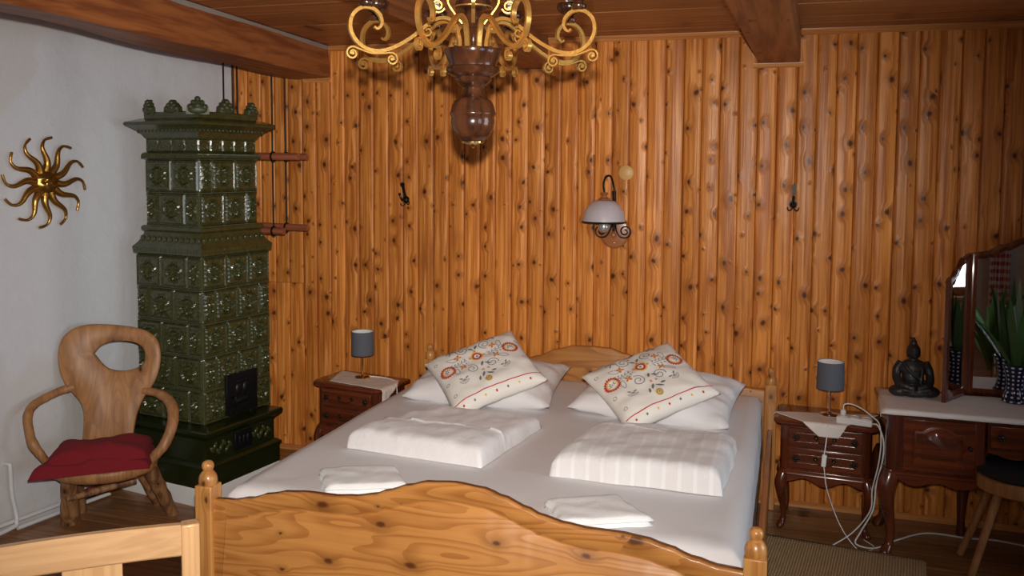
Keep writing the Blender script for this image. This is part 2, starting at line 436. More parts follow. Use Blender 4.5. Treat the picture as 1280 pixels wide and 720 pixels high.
# ------------------------------------------------------------------ mesh builder
class MB:
    def __init__(s):
        s.v, s.f, s.mi, s.uv = [], [], [], {}
        s.cur = 0
    def add(s, verts, faces, mi=None):
        o = len(s.v)
        s.v += [Vector(p) for p in verts]
        for f in faces:
            s.f.append([o + i for i in f])
            s.mi.append(s.cur if mi is None else mi)
        return o
    def box(s, x0, x1, y0, y1, z0, z1, mat=None):
        c = [(x0, y0, z0), (x1, y0, z0), (x1, y1, z0), (x0, y1, z0), (x0, y0, z1), (x1, y0, z1), (x1, y1, z1), (x0, y1, z1)]
        if mat is not None:
            c = [mat @ Vector(p) for p in c]
        s.add(c, [(0, 3, 2, 1), (4, 5, 6, 7), (0, 1, 5, 4), (1, 2, 6, 5), (2, 3, 7, 6), (3, 0, 4, 7)])
    def rings(s, rings, closed=True, cap=True, loop=False):
        n = len(rings[0])
        o = len(s.v)
        for r_ in rings:
            s.v += [Vector(p) for p in r_]
        k = len(rings)
        for i in range(k if loop else k - 1):
            a, b2 = o + i * n, o + ((i + 1) % k) * n
            for j in range(n if closed else n - 1):
                j2 = (j + 1) % n
                s.f.append([a + j, a + j2, b2 + j2, b2 + j]); s.mi.append(s.cur)
        if cap and closed and not loop:
            s.f.append([o + j for j in range(n)][::-1]); s.mi.append(s.cur)
            s.f.append([o + (k - 1) * n + j for j in range(n)]); s.mi.append(s.cur)
    def lathe(s, prof, n=24, c=(0, 0, 0), mat=None, uv=False):
        rs = []
        for r_, z in prof:
            ring = [Vector((c[0] + max(r_, 1e-4) * math.cos(2 * PI * j / n), c[1] + max(r_, 1e-4) * math.sin(2 * PI * j / n), c[2] + z)) for j in range(n)]
            if mat is not None:
                ring = [mat @ p for p in ring]
            rs.append(ring)
        s.rings(rs)
    def tube(s, pts, rad, n=8, closed=False, flat=1.0):
        pts = [Vector(p) for p in pts]
        k = len(pts)
        if not hasattr(rad, '__len__'):
            rad = [rad] * k
        rs = []
        nrm = None
        for i in range(k):
            a = pts[i - 1] if i else (pts[-1] if closed else pts[0])
            b2 = pts[(i + 1) % k] if (closed or i < k - 1) else pts[i]
            t = (b2 - a)
            t = t.normalized() if t.length > 1e-9 else Vector((0, 0, 1))
            if nrm is None:
                q = Vector((0, 0, 1)) if abs(t.z) < 0.9 else Vector((1, 0, 0))
                nrm = (q - t * q.dot(t)).normalized()
            else:
                nrm = nrm - t * nrm.dot(t)
                nrm = nrm.normalized() if nrm.length > 1e-6 else t.orthogonal().normalized()
            bi = t.cross(nrm)
            rs.append([pts[i] + (nrm * math.cos(2 * PI * j / n) + bi * math.sin(2 * PI * j / n) * flat) * rad[i] for j in range(n)])
        s.rings(rs, loop=closed)
    def ribbon(s, pts2, t, w, mat):
        """flat strip: pts2 in a plane (x, z), thickness t in that plane, width w across it (y); placed by mat"""
        k = len(pts2)
        tt = t if hasattr(t, '__len__') else [t] * k
        ww = w if hasattr(w, '__len__') else [w] * k
        rs = []
        for i in range(k):
            a = Vector(pts2[max(i - 1, 0)]); b2 = Vector(pts2[min(i + 1, k - 1)])
            d = (b2 - a).normalized()
            nn = Vector((-d.y, d.x))
            p = Vector(pts2[i])
            hi, lo = p + nn * tt[i] / 2, p - nn * tt[i] / 2
            rs.append([mat @ Vector((hi.x, -ww[i] / 2, hi.y)), mat @ Vector((hi.x, ww[i] / 2, hi.y)),
                       mat @ Vector((lo.x, ww[i] / 2, lo.y)), mat @ Vector((lo.x, -ww[i] / 2, lo.y))])
        s.rings(rs)
    def prism(s, outline, axis_a, axis_b, off0, off1, org=(0, 0, 0)):
        """extrude a 2D outline; axis_a, axis_b span it, the extrusion runs along axis_a x axis_b from off0 to off1"""
        A, B, O = Vector(axis_a), Vector(axis_b), Vector(org)
        C = A.cross(B)
        s.rings([[O + A * x + B * y + C * off0 for x, y in outline], [O + A * x + B * y + C * off1 for x, y in outline]])
    def grid(s, nu, nv, fn, closed_back=None):
        o = len(s.v)
        for j in range(nv + 1):
            for i in range(nu + 1):
                s.v.append(Vector(fn(i / nu, j / nv)))
        for j in range(nv):
            for i in range(nu):
                a = o + j * (nu + 1) + i
                s.f.append([a, a + 1, a + nu + 2, a + nu + 1]); s.mi.append(s.cur)
        return o
    def mesh(s, name, mats, smooth=True, angle=40, weld=True):
        me = bpy.data.meshes.new(name)
        me.from_pydata([tuple(p) for p in s.v], [], s.f)
        if not isinstance(mats, (list, tuple)):
            mats = [mats]
        for q in mats:
            me.materials.append(q)
        me.polygons.foreach_set('material_index', s.mi)
        bm = bmesh.new()
        bm.from_mesh(me)
        if weld:
            bmesh.ops.remove_doubles(bm, verts=bm.verts, dist=1e-5)
        bmesh.ops.recalc_face_normals(bm, faces=bm.faces)
        bm.to_mesh(me)
        bm.free()
        if smooth:
            me.polygons.foreach_set('use_smooth', [True] * len(me.polygons))
            me.set_sharp_from_angle(angle=R(angle))
        me.update()
        return me
    def build(s, name, mats, parent=None, smooth=True, angle=40, bevel=0.0, loc=None, rot=None, weld=True):
        o = bpy.data.objects.new(name, s.mesh(name, mats, smooth, angle, weld))
        COL.objects.link(o)
        if parent:
            o.parent = parent
        if loc is not None:
            o.location = loc
        if rot is not None:
            o.rotation_euler = rot
        if bevel:
            md = o.modifiers.new('bevel', 'BEVEL')
            md.width = bevel
            md.segments = 2
            md.limit_method = 'ANGLE'
            md.angle_limit = R(35)
        return o

def link_mesh(name, me, parent=None, loc=None, rot=None, scale=None):
    o = bpy.data.objects.new(name, me)
    COL.objects.link(o)
    if parent: o.parent = parent
    if loc is not None: o.location = loc
    if rot is not None: o.rotation_euler = rot
    if scale is not None: o.scale = scale
    return o

def tag(o, label=None, cat=None, group=None, kind=None):
    if label: o['label'] = label
    if cat: o['category'] = cat
    if group: o['group'] = group
    if kind: o['kind'] = kind
    return o

def thing(name, label, cat, loc=(0, 0, 0), rotz=0.0, group=None):
    o = bpy.data.objects.new(name, None)
    o.empty_display_size = 0.05
    COL.objects.link(o)
    o.location = loc
    o.rotation_euler = (0, 0, rotz)
    return tag(o, label, cat, group)

def kids(o):
    return [c for c in bpy.data.objects if c.parent == o]

def copy_tree(o, parent=None):
    c = o.copy()
    COL.objects.link(c)
    if parent: c.parent = parent
    for ch in kids(o):
        copy_tree(ch, c)
    return c

def catmull(pts, n=8):
    pts = [Vector(p) for p in pts]
    P = [pts[0] * 2 - pts[1]] + pts + [pts[-1] * 2 - pts[-2]]
    out = []
    for i in range(1, len(P) - 2):
        for k in range(n):
            t = k / n
            a, b2, c2, d = P[i - 1], P[i], P[i + 1], P[i + 2]
            out.append(0.5 * ((2 * b2) + (c2 - a) * t + (2 * a - 5 * b2 + 4 * c2 - d) * t * t + (3 * b2 - a - 3 * c2 + d) * t ** 3))
    out.append(pts[-1])
    return out

def lerp_tab(tab, x):
    if x <= tab[0][0]: return tab[0][1]
    for (a, ya), (b2, yb) in zip(tab, tab[1:]):
        if x <= b2:
            t = (x - a) / (b2 - a)
            t = t * t * (3 - 2 * t)
            return ya + (yb - ya) * t
    return tab[-1][1]

def ell(mb, c, r, n=16, k=10, mat=None):
    prof = [(math.sin(PI * i / k), -math.cos(PI * i / k)) for i in range(k + 1)]
    rs = []
    for q, z in prof:
        ring = []
        for j in range(n):
            p = Vector((max(q, 1e-3) * math.cos(2 * PI * j / n) * r[0], max(q, 1e-3) * math.sin(2 * PI * j / n) * r[1], z * r[2]))
            if mat is not None: p = mat @ p
            ring.append(p + Vector(c))
        rs.append(ring)
    mb.rings(rs)

def spiral(c, r0, r1, a0, a1, n=14):
    """2D spiral about c from radius r0 at angle a0 to r1 at a1 (degrees)"""
    return [(c[0] + (r0 + (r1 - r0) * i / n) * math.cos(R(a0 + (a1 - a0) * i / n)), c[1] + (r0 + (r1 - r0) * i / n) * math.sin(R(a0 + (a1 - a0) * i / n))) for i in range(n + 1)]

# ================================================================== THE ROOM
YW = 4.9            # face of the panelled wall
CZ = 2.505          # ceiling
WX = 2.75           # right wall
YF = -1.75          # wall behind the photographer
WA = R(9.4)         # the white wall is out of square
def wall_l(y): return -3.512 + (y - 3.955) * math.tan(WA)

# floor: planks running along the panelled wall
mb = MB(); mb.box(-4.7, WX + 0.2, YF - 0.2, YW + 0.2, -0.12, -0.022)
floor = mb.build('floor', M['backing']); tag(floor, kind='structure')
mb = MB(); mb.box(-3.7, 3.7, 0.0015, 0.1465, -0.022, 0.0)
plank_me = None
o = mb.build('plank', M['floor_wood'], floor, bevel=0.0015)
plank_me = o.data
o.location = (-0.95, YF, 0)
y = YF + 0.148
while y < YW - 0.02:
    p = link_mesh('plank', plank_me, floor, (-0.95 + random.uniform(-.05, .05), y, random.uniform(-0.0008, 0.0)))
    md = p.modifiers.new('bevel', 'BEVEL'); md.width = 0.0015; md.segments = 1
    y += 0.148

# ceiling: wide planks, then the old beams
mb = MB(); mb.box(-4.7, WX + 0.2, YF - 0.2, YW + 0.2, CZ + 0.02, CZ + 0.12)
ceiling = mb.build('ceiling', M['backing']); tag(ceiling, kind='structure')
mb = MB()
mb.prism([(-3.75, 0.003), (-3.75, 0.187), (3.75, 0.187), (3.75, 0.003)], (1, 0, 0), (0, 1, 0), 0.0, 0.02)
ceil_me = mb.mesh('ceiling_plank', M['ceiling_pine'])
y = YW - 0.19
while y > YF - 0.1:
    p = link_mesh('plank', ceil_me, ceiling, (-0.95 + random.uniform(-.04, .04), y, CZ + random.uniform(0, 0.003)))
    md = p.modifiers.new('bevel', 'BEVEL'); md.width = 0.004; md.segments = 1
    y -= 0.19

def beam(x0, x1, xa, xb, z0, z1, wob, name='beam', seed=0):
    """x0..x1 at the wall, xa..xb at the far end behind the camera; hand-hewn, slightly wavy"""
    mb = MB()
    rs = []
    n = 40
    for i in range(n + 1):
        t = i / n
        yy = YW - 0.002 + (YF - YW) * t
        a = x0 + (xa - x0) * t; b2 = x1 + (xb - x1) * t
        def nz(k): return wob * (noise.noise(Vector((t * 7 + k * 9.1, seed, k))))
        c = 0.012
        rs.append([(a + nz(1), yy, z0 + c + nz(2)), (a + c + nz(1), yy, z0 + nz(2)), (b2 - c + nz(3), yy, z0 + nz(4)), (b2 + nz(3), yy, z0 + c + nz(4)),
                   (b2 + nz(5), yy, z1), (a + nz(6), yy, z1)])
    mb.rings(rs)
    return mb.build(name, M['beam_wood'], ceiling, angle=30)
bl = beam(-2.925, -2.690, -2.30, -2.065, 2.318, 2.50, 0.028, seed=1)
tag(bl, 'thick hand-hewn beam along the white wall')
beam(-1.535, -1.318, -1.10, -0.89, 2.338, 2.505, 0.008, seed=2)
beam(-0.182, 0.026, -0.36, -0.15, 2.338, 2.505, 0.006, seed=3)
mb = MB()
mb.rings([[(-2.69 + 0.63 * t - 0.01, YW - 0.01 + (YF - YW) * t, CZ - 0.028 + 0.008 * noise.noise(Vector((t * 20, 3, 1)))),
           (-2.69 + 0.63 * t + 0.020, YW - 0.01 + (YF - YW) * t, CZ - 0.004), (-2.69 + 0.63 * t - 0.01, YW - 0.01 + (YF - YW) * t, CZ - 0.002)] for t in [i / 40 for i in range(41)]])
mb.build('gap_filler', M['grey_filler'], ceiling)

# panelled back wall: each board its own piece with a rounded, bulging face
mb = MB(); mb.box(-3.8, WX + 0.1, YW + 0.012, YW + 0.15, -0.1, CZ + 0.05)
wall_back = mb.build('wall_back', M['backing']); tag(wall_back, kind='structure')
BW = 0.0965
def board_mesh(z0, z1, bulge, kind):
    mb = MB()
    prof = []
    h = BW / 2 - 0.0006
    n = 20
    for i in range(n + 1):
        s_ = -1 + 2 * i / n
        x = h * s_
        d = bulge * (1 - s_ * s_)
        if kind == 1: d = bulge * (1 - abs(s_) ** 3) + 0.0035 * s_
        e = max(0, abs(s_) - 0.80) / 0.20
        prof.append((x, 0.001 - d + 0.0055 * e * e))
    prof = [(-h, 0.014)] + prof + [(h, 0.014)]
    rs = []
    for z in (z0, z1):
        rs.append([(x, y, z) for x, y in prof])
    mb.rings(rs)
    return mb.mesh('board', M['wall_pine'], angle=50)
bm_full = [board_mesh(0, CZ, 0.0038, 0), board_mesh(0, CZ, 0.0042, 1), board_mesh(0, CZ, 0.0030, 0)]
bm_low = board_mesh(0, 1.056, 0.0022, 0)
bm_top = board_mesh(1.058, CZ, 0.0022, 0)
x = -3.362 + BW / 2
i = 0
while x < WX:
    rz = R(random.uniform(-2.4, 2.4))
    if i in (2, 3, 4):
        for me in (bm_low, bm_top):
            link_mesh('board', me, wall_back, (x, YW + random.uniform(0, .001), 0), (0, 0, R(random.uniform(-2, 2))))
    else:
        link_mesh('board', random.choice(bm_full), wall_back, (x, YW, 0), (0, 0, rz))
    x += BW
    i += 1

# cove strips under the ceiling and a low skirting strip
def strip(name, x0, x1, z0, z1, dpt, kind='structure', y=YW):
    mb = MB()
    mb.prism([(y - dpt, z1), (y - dpt, z1 - 0.006), (y - 0.012, z0), (y + 0.004, z0), (y + 0.004, z1)], (0, 1, 0), (0, 0, 1), x0, x1)
    o = mb.build(name, M['trim_pine']); tag(o, kind=kind)
    return o
strip('trim_1', 0.03, WX, CZ - 0.030, CZ, 0.034)
strip('trim_2', -1.312, -0.186, CZ - 0.030, CZ, 0.034)
strip('trim_3', -2.684, -1.542, CZ - 0.030, CZ, 0.034)
strip('trim_4', -0.205, 0.045, 2.312, 2.336, 0.022)
strip('trim_5', -1.555, -1.30, 2.312, 2.336, 0.022)
strip('trim_6', -2.86, -2.68, 2.290, 2.312, 0.022)
mb = MB()
mb.prism([(YW - 0.016, 0.0), (YW - 0.016, 0.020), (YW - 0.006, 0.030), (YW + 0.004, 0.030), (YW + 0.004, 0.0)], (0, 1, 0), (0, 0, 1), -3.2, WX)
tag(mb.build('baseboard_back', M['trim_pine']), kind='structure')

# white plaster wall on the left (9.4 degrees out of square)
def pl(t, out, z):   # t metres from the far corner along the wall, out = towards the room
    base = Vector((wall_l(YW), YW, 0))
    d = Vector((-math.sin(WA), -math.cos(WA), 0)); nn = Vector((math.cos(WA), -math.sin(WA), 0))
    p = base + d * t + nn * out
    return Vector((p.x, p.y, z))
mb = MB()
nu, nv = 70, 26
def wf(u, v):
    t = -0.05 + u * 6.9; z = -0.02 + v * (CZ + 0.06)
    b_ = 0.008 * noise.noise(Vector((t * 1.3, z * 1.3, 5))) + 0.002 * noise.noise(Vector((t * 6, z * 6, 2)))
    if t < 1.15 + 0.06 * noise.noise(Vector((z * 3, 1, 8))):      # old chimney breast behind the stove stands back
        b_ -= 0.03
    return pl(t, b_, z)
mb.grid(nu, nv, wf)
nb = len(mb.v)
mb.box(0, 0.1, 0, 0.1, 0, 0.1)      # replaced below by the wall's back slab
for k in range(8):
    q = mb.v[nb + k]
    mb.v[nb + k] = pl(-0.05 + (6.9 if q.y > 0 else 0), -0.14 if q.x < 0.05 else -0.05, -0.02 if q.z < 0.05 else CZ + 0.04)
wl = mb.build('wall_left', M['plaster'], angle=60); tag(wl, kind='structure')

# right wall with the mirrored window and an added second one; plain rear wall
def wall_with_windows(name, wins, z0, z1, thick):
    mb = MB()
    y = YF - 0.15
    for w0, w1 in wins:
        mb.box(WX, WX + thick, y, w0, -0.05, CZ + 0.05)
        mb.box(WX, WX + thick, w0, w1, -0.05, z0); mb.box(WX, WX + thick, w0, w1, z1, CZ + 0.05)
        y = w1
    mb.box(WX, WX + thick, y, YW + 0.15, -0.05, CZ + 0.05)
    o = mb.build(name, M['plaster'], smooth=False); tag(o, kind='structure')
def window(name, along, fixed, w0, w1, z0, z1):
    fr = MB()
    def bx(mb, u0, u1, za, zb, d0, d1):
        if along == 'y': mb.box(fixed + d0, fixed + d1, u0, u1, za, zb)
        else: mb.box(u0, u1, fixed - d1, fixed - d0, za, zb)
    t = 0.055
    bx(fr, w0, w0 + t, z0, z1, .03, .08); bx(fr, w1 - t, w1, z0, z1, .03, .08)
    bx(fr, w0 + t, w1 - t, z0, z0 + t, .03, .08); bx(fr, w0 + t, w1 - t, z1 - t, z1, .03, .08)
    mid = (w0 + w1) / 2
    bx(fr, mid - .04, mid + .04, z0 + t, z1 - t, .03, .08)
    o = fr.build(name, M['trim_pine'], smooth=False); tag(o, kind='structure')
    for a, b2 in ((w0 + t, mid - .04), (mid + .04, w1 - t)):
        g = MB(); bx(g, a, b2, z0 + t, z1 - t, .052, .056); g.build('pane', M['pane'], o, smooth=False)
    s = MB(); bx(s, w0 - .06, w1 + .06, z0 - .03, z0, -.10, .03); s.build('window_sill', M['trim_pine'], o, smooth=False)
wall_with_windows('wall_right', ((-0.85, 0.65), (2.0, 3.5)), 0.88, 2.05, 0.16)
mb = MB(); mb.box(-4.7, WX + 0.16, YF - 0.15, YF, -0.05, CZ + 0.05)
tag(mb.build('wall_front', M['plaster'], smooth=False), kind='structure')
window('window_1', 'y', WX, 2.0, 3.5, 0.88, 2.05)
window('added_window', 'y', WX, -0.85, 0.65, 0.88, 2.05)  # unseen window, added to bring more daylight onto the white wall

# ================================================================== THE BED
bed = thing('double_bed', 'wide pine double bed with curved headboard, carved footboard and turned post knobs', 'bed', (-1.035, 3.76, 0))
BX, BY = -1.035, 3.76
FOOT = [(0, .752), (.1, .744), (.17, .724), (.24, .699), (.3, .677), (.37, .663), (.45, .655), (.55, .655), (.63, .648), (.7, .632), (.78, .607), (.86, .591), (.95, .586)]
HEAD = [(0, .802), (.1, .798), (.2, .772), (.3, .728), (.38, .708), (.46, .700), (.56, .694), (.66, .672), (.76, .648), (.9, .636)]
def curved_board(name, tab, ya, yb, z0, groove, edge_mat):
    """board with a profiled top edge, rounded arris, shade painted on the top and rear edge and a routed line following the top"""
    mb = MB()
    n = 72
    hw = 0.928
    rs = []
    for i in range(n + 1):
        x = -hw + 2 * hw * i / n
        zt = lerp_tab(tab, abs(x))
        if groove:
            zg = max(z0 + .05, min(zt - 0.066, zt * 0.9 + .02))
            if abs(x) > hw - .045: zg = z0 + .03
        rows = [(ya, z0)]
        if groove:
            rows += [(ya, zg - .012), (ya + .008, zg - .004), (ya + .008, zg + .002), (ya, zg + .010)]
        rows += [(ya, zt - .010), (ya + .003, zt - .003), (ya + .010, zt), (yb - .004, zt), (yb, zt - .004), (yb, z0)]
        rs.append([(x, a - BY, z) for a, z in rows])
    mb.rings(rs)
    # shade along the top and rear arris, painted in a darker colour
    if edge_mat:
        nr = len(rs[0])
        mb.cur = 0
        for k in range(len(mb.f)):
            f = mb.f[k]
            if len(f) == 4:
                idx = sorted(set(q % nr for q in f))
                if idx in ([nr - 4, nr - 3], [nr - 3, nr - 2]): mb.mi[k] = 1
    return mb.build(name, [M['bed_pine'], M['groove']], bed, angle=50)
curved_board('footboard', FOOT, 2.705, 2.737, 0.22, True, True)
curved_board('headboard', HEAD, 4.805, 4.835, 0.25, False, False)
def post(x, y, zt, w):
    mb = MB(); h = w / 2
    mb.box(x - h, x + h, y - h, y + h, 0, zt)
    p = mb.build('bed_post', M['bed_pine_upright'], bed, bevel=0.004)
    mb = MB()
    s_ = w / 0.066
    mb.lathe([(0, 0), (.031 * s_, 0), (.033 * s_, .010), (.0325 * s_, .022), (.029 * s_, .034), (.022 * s_, .045), (.0165 * s_, .050), (.0175 * s_, .053),
              (.0205 * s_, .060), (.0215 * s_, .068), (.020 * s_, .076), (.015 * s_, .083), (.008 * s_, .0865), (0, .0875)], 24, (x, y, zt))
    f = mb.build('finial', M['bed_pine_upright'], p)
for sx in (-1, 1):
    post(sx * 0.962, 2.722 - BY, 0.636, 0.068)
    post(sx * 0.962, 4.825 - BY, 0.664, 0.060)
    mb = MB(); mb.box(sx * 0.962 - .012, sx * 0.962 + .012, 2.757 - BY, 4.80 - BY, 0.26, 0.43)
    mb.build('side_rail', M['bed_rail'], bed, bevel=0.003)
for x in (-.86, .86):
    mb = MB(); mb.lathe([(0, 0), (.006, 0), (.006, .004), (0, .005)], 10, mat=Matrix.Translation((x, 4.805 - BY, .625)) @ Matrix.Rotation(R(90), 4, 'X'))
    mb.build('screw_cap', M['brass'], bed)

# mattress under one tight white sheet
mb = MB()
mw, md_, z0, z1 = 0.918, (2.755, 4.785), 0.33, 0.618
def mat_pt(u, v):
    # wrapped sheet: u across, v along; superelliptic edges
    a = 2 * u - 1; c = 2 * v - 1
    ex = 1 - abs(a) ** 14 * 1.0
    return a, c
nu, nv = 60, 60
def sheet(u, v):
    a = (2 * u - 1) * 1.16; c = (2 * v - 1) * 1.14
    px = max(-1, min(1, a)); py = max(-1, min(1, c))
    ov = max(0, abs(a) - 1) * mw + max(0, abs(c) - 1) * 1.0
    x = px * mw; y = (md_[0] + md_[1]) / 2 + py * (md_[1] - md_[0]) / 2
    r_ = .03
    ed = min(mw - abs(x), min(y - md_[0], md_[1] - y))
    dip = 0 if ed > .05 else .028 * ((.05 - ed) / .05) ** 2.2
    z = z1 - dip - ov * 1.9
    corner = max(0, 1 - (math.hypot(x + mw, y - md_[0]) / .30)) + max(0, 1 - (math.hypot(x - mw, y - md_[0]) / .32))
    wr = 0.0035 * noise.noise(Vector((x * 2.2, y * 2.2, 1))) + 0.012 * corner * noise.noise(Vector((x * 9, y * 16, 4)))
    wr += .006 * max(0, 1 - abs(y - 4.62) / .12) * noise.noise(Vector((x * 14, y * 3, 9)))
    if ov == 0: z += wr
    else:
        x += px * .012 * min(1, ov * 8) + .004 * noise.noise(Vector((x * 3, y * 9, z * 4)))
        z = max(z, z0)
    return (x, y - BY, z)
mb.grid(nu, nv, sheet)
matt = thing('sheeted_mattress', 'broad mattress under a tight white sheet lying in the pine bed', 'mattress', (BX, BY, 0))
mb.build('fitted_sheet', M['linen'], matt, angle=75, weld=False)
mb = MB(); mb.box(-mw + .01, mw - .01, md_[0] + .02 - BY, md_[1] - .01 - BY, z0 - .03, z1 - .06)
mb.build('mattress_core', M['linen'], matt, bevel=.02)

# soft folded things: four plan corners (near-left, near-right, far-right, far-left), height, wrinkles
def soft_slab(name, q, z, h, mats, label, cat, group, seed, p=5.0, wr=.008, freq=5.0, layers=1, step=None, tilt=0.0, n=44, bulge=.02, q_=2.6):
    c = sum((Vector((*a, 0)) for a in q), Vector()) / 4
    mb = MB()
    def plan(u, v):
        a = Vector((*q[0], 0)).lerp(Vector((*q[1], 0)), u)
        b2 = Vector((*q[3], 0)).lerp(Vector((*q[2], 0)), u)
        return a.lerp(b2, v) - c
    def prof(s_, t):
        e = max(0.0, 1 - abs(s_) ** p) * max(0.0, 1 - abs(t) ** p)
        return e ** (1 / q_)
    def top(u, v):
        s_, t = 2 * u - 1, 2 * v - 1
        g = plan(.5 + s_ * .5 * (1 - bulge * (1 - abs(t)) * 0), .5 + t * .5)
        g = g + Vector((noise.noise(Vector((v * 4, seed, 1))) * .010 * s_, noise.noise(Vector((u * 4, seed, 7))) * .008 * t, 0))
        k = prof(s_, t)
        hh = h * k
        if step and v > step[0] + step[2] * (u - .5): hh -= step[1] * k
        if step: hh += step[1] * .6 * math.exp(-((v - step[0] - step[2] * (u - .5)) / .012) ** 2) * k
        wv = wr * (noise.noise(Vector((g.x * freq, g.y * freq * 1.6, seed))) + .5 * noise.noise(Vector((g.x * freq * 3, g.y * freq * 2.2, seed + 3))))
        return Vector((g.x, g.y, .001 + hh * (1 + tilt * t) + wv * k))
    mb.grid(n, n, top)
    nb = len(mb.v)
    mb.grid(n, n, lambda u, v: (lambda w: Vector((w.x, w.y, 0.0)))(top(u, v)))
    o = mb.build(name, mats, None, angle=80)
    o.location = (c.x, c.y, z)
    tag(o, label, cat, group)
    return o
def duvet(q, z, h, mats, label, seed, step):
    """duvet folded over twice: a lower and an upper layer with a rounded fold at the front"""
    root = thing('folded_duvet', label, 'duvet', (*(sum((Vector(a) for a in q), Vector((0, 0))) / 4), z), 0, 'folded duvets on the bed')
    o = soft_slab('duvet_cover', q, 0, h, mats, None, None, None, seed, p=13, wr=.011, freq=5.5, step=step, tilt=-.10, n=80, q_=3.2)
    o.parent = root
    o.location = (0, 0, 0)
    return root
SZ = 0.619
duvet([(-1.745, 3.295), (-1.125, 3.235), (-1.045, 3.83), (-1.58, 3.86)], SZ, .085, M['duvet_plain'], 'plain white duvet folded square on the left half of the bed', 3, (.38, .012, .02))
duvet([(-.855, 3.235), (-.205, 3.225), (-.185, 3.78), (-.77, 3.84)], SZ, .092, M['duvet_stripe'], 'white duvet with woven stripes folded on the right half of the bed', 11, (.80, .008, .0))
for q, lab, sd in (([(-1.565, 2.79), (-1.295, 2.915), (-1.43, 3.09), (-1.69, 2.975)], 'white towel folded flat on the sheet at the left, its near edge straight', 21),
                   ([(-.69, 2.745), (-.405, 2.885), (-.565, 3.06), (-.79, 2.93)], 'white towel folded on the right half of the sheet, left end rounded', 27)):
    root = thing('folded_towel', lab, 'towel', (*(sum((Vector(a) for a in q), Vector((0, 0))) / 4), SZ), 0, 'towels on the sheet')
    for k in range(2):
        o = soft_slab('towel_fold', q, 0, .018, M['towel'], None, None, None, sd + k, p=10, wr=.004, freq=9, n=26)
        o.parent = root; o.location = (.004 * k, .003 * k, .016 * k)

# pillows
def pillow_fn(w, h, t, seed, pinch=.07, wr=.012):
    def fn(u, v, side):
        s_, q = 2 * u - 1, 2 * v - 1
        x = s_ * w / 2 * (1 - pinch * (1 - q * q))
        y = q * h / 2 * (1 - pinch * (1 - s_ * s_))
        k = (max(0, 1 - s_ ** 4) * max(0, 1 - q ** 4)) ** .55
        z = side * (t / 2 * k)
        e = 1 - (1 - k) ** 3
        z += wr * e * (noise.noise(Vector((s_ * 2.2, q * 2.2, seed + side))) + .6 * noise.noise(Vector((s_ * 4.5 + q * 2, q * 4.5, seed + 9 + side))))
        return Vector((x, y, z))
    return fn
def place(o, c, rec, spin, roll=0.0):
    """recline rec degrees from flat about X, spin in its own plane, then roll"""
    m = Matrix.Translation(c) @ Matrix.Rotation(R(roll), 4, 'Y') @ Matrix.Rotation(R(rec), 4, 'X') @ Matrix.Rotation(R(spin), 4, 'Z')
    o.matrix_world = m
def pillow(name, w, h, t, mats, label, group, seed, c, rec, spin, roll=0, n=32, **kw):
    fn = pillow_fn(w, h, t, seed, **kw)
    mb = MB()
    mb.grid(n, n, lambda u, v: fn(u, v, 1))
    mb.grid(n, n, lambda u, v: fn(u, v, -1))
    root = thing(name, label, 'pillow', (0, 0, 0), 0, group)
    mb.build('pillow_case', mats, root, angle=80)
    place(root, c, rec, spin, roll)
    return root, fn
pillow('sleeping_pillow', .76, .50, .15, M['linen'], 'plain white sleeping pillow against the headboard behind the left embroidered cushion', 'white sleeping pillows', 2, (-1.46, 4.31, .690), 11, 1, pinch=.05, wr=.018)
pillow('sleeping_pillow', .76, .50, .15, M['linen'], 'plain white sleeping pillow against the headboard behind the right embroidered cushion', 'white sleeping pillows', 5, (-.59, 4.30, .690), 11, -6, pinch=.05, wr=.018)

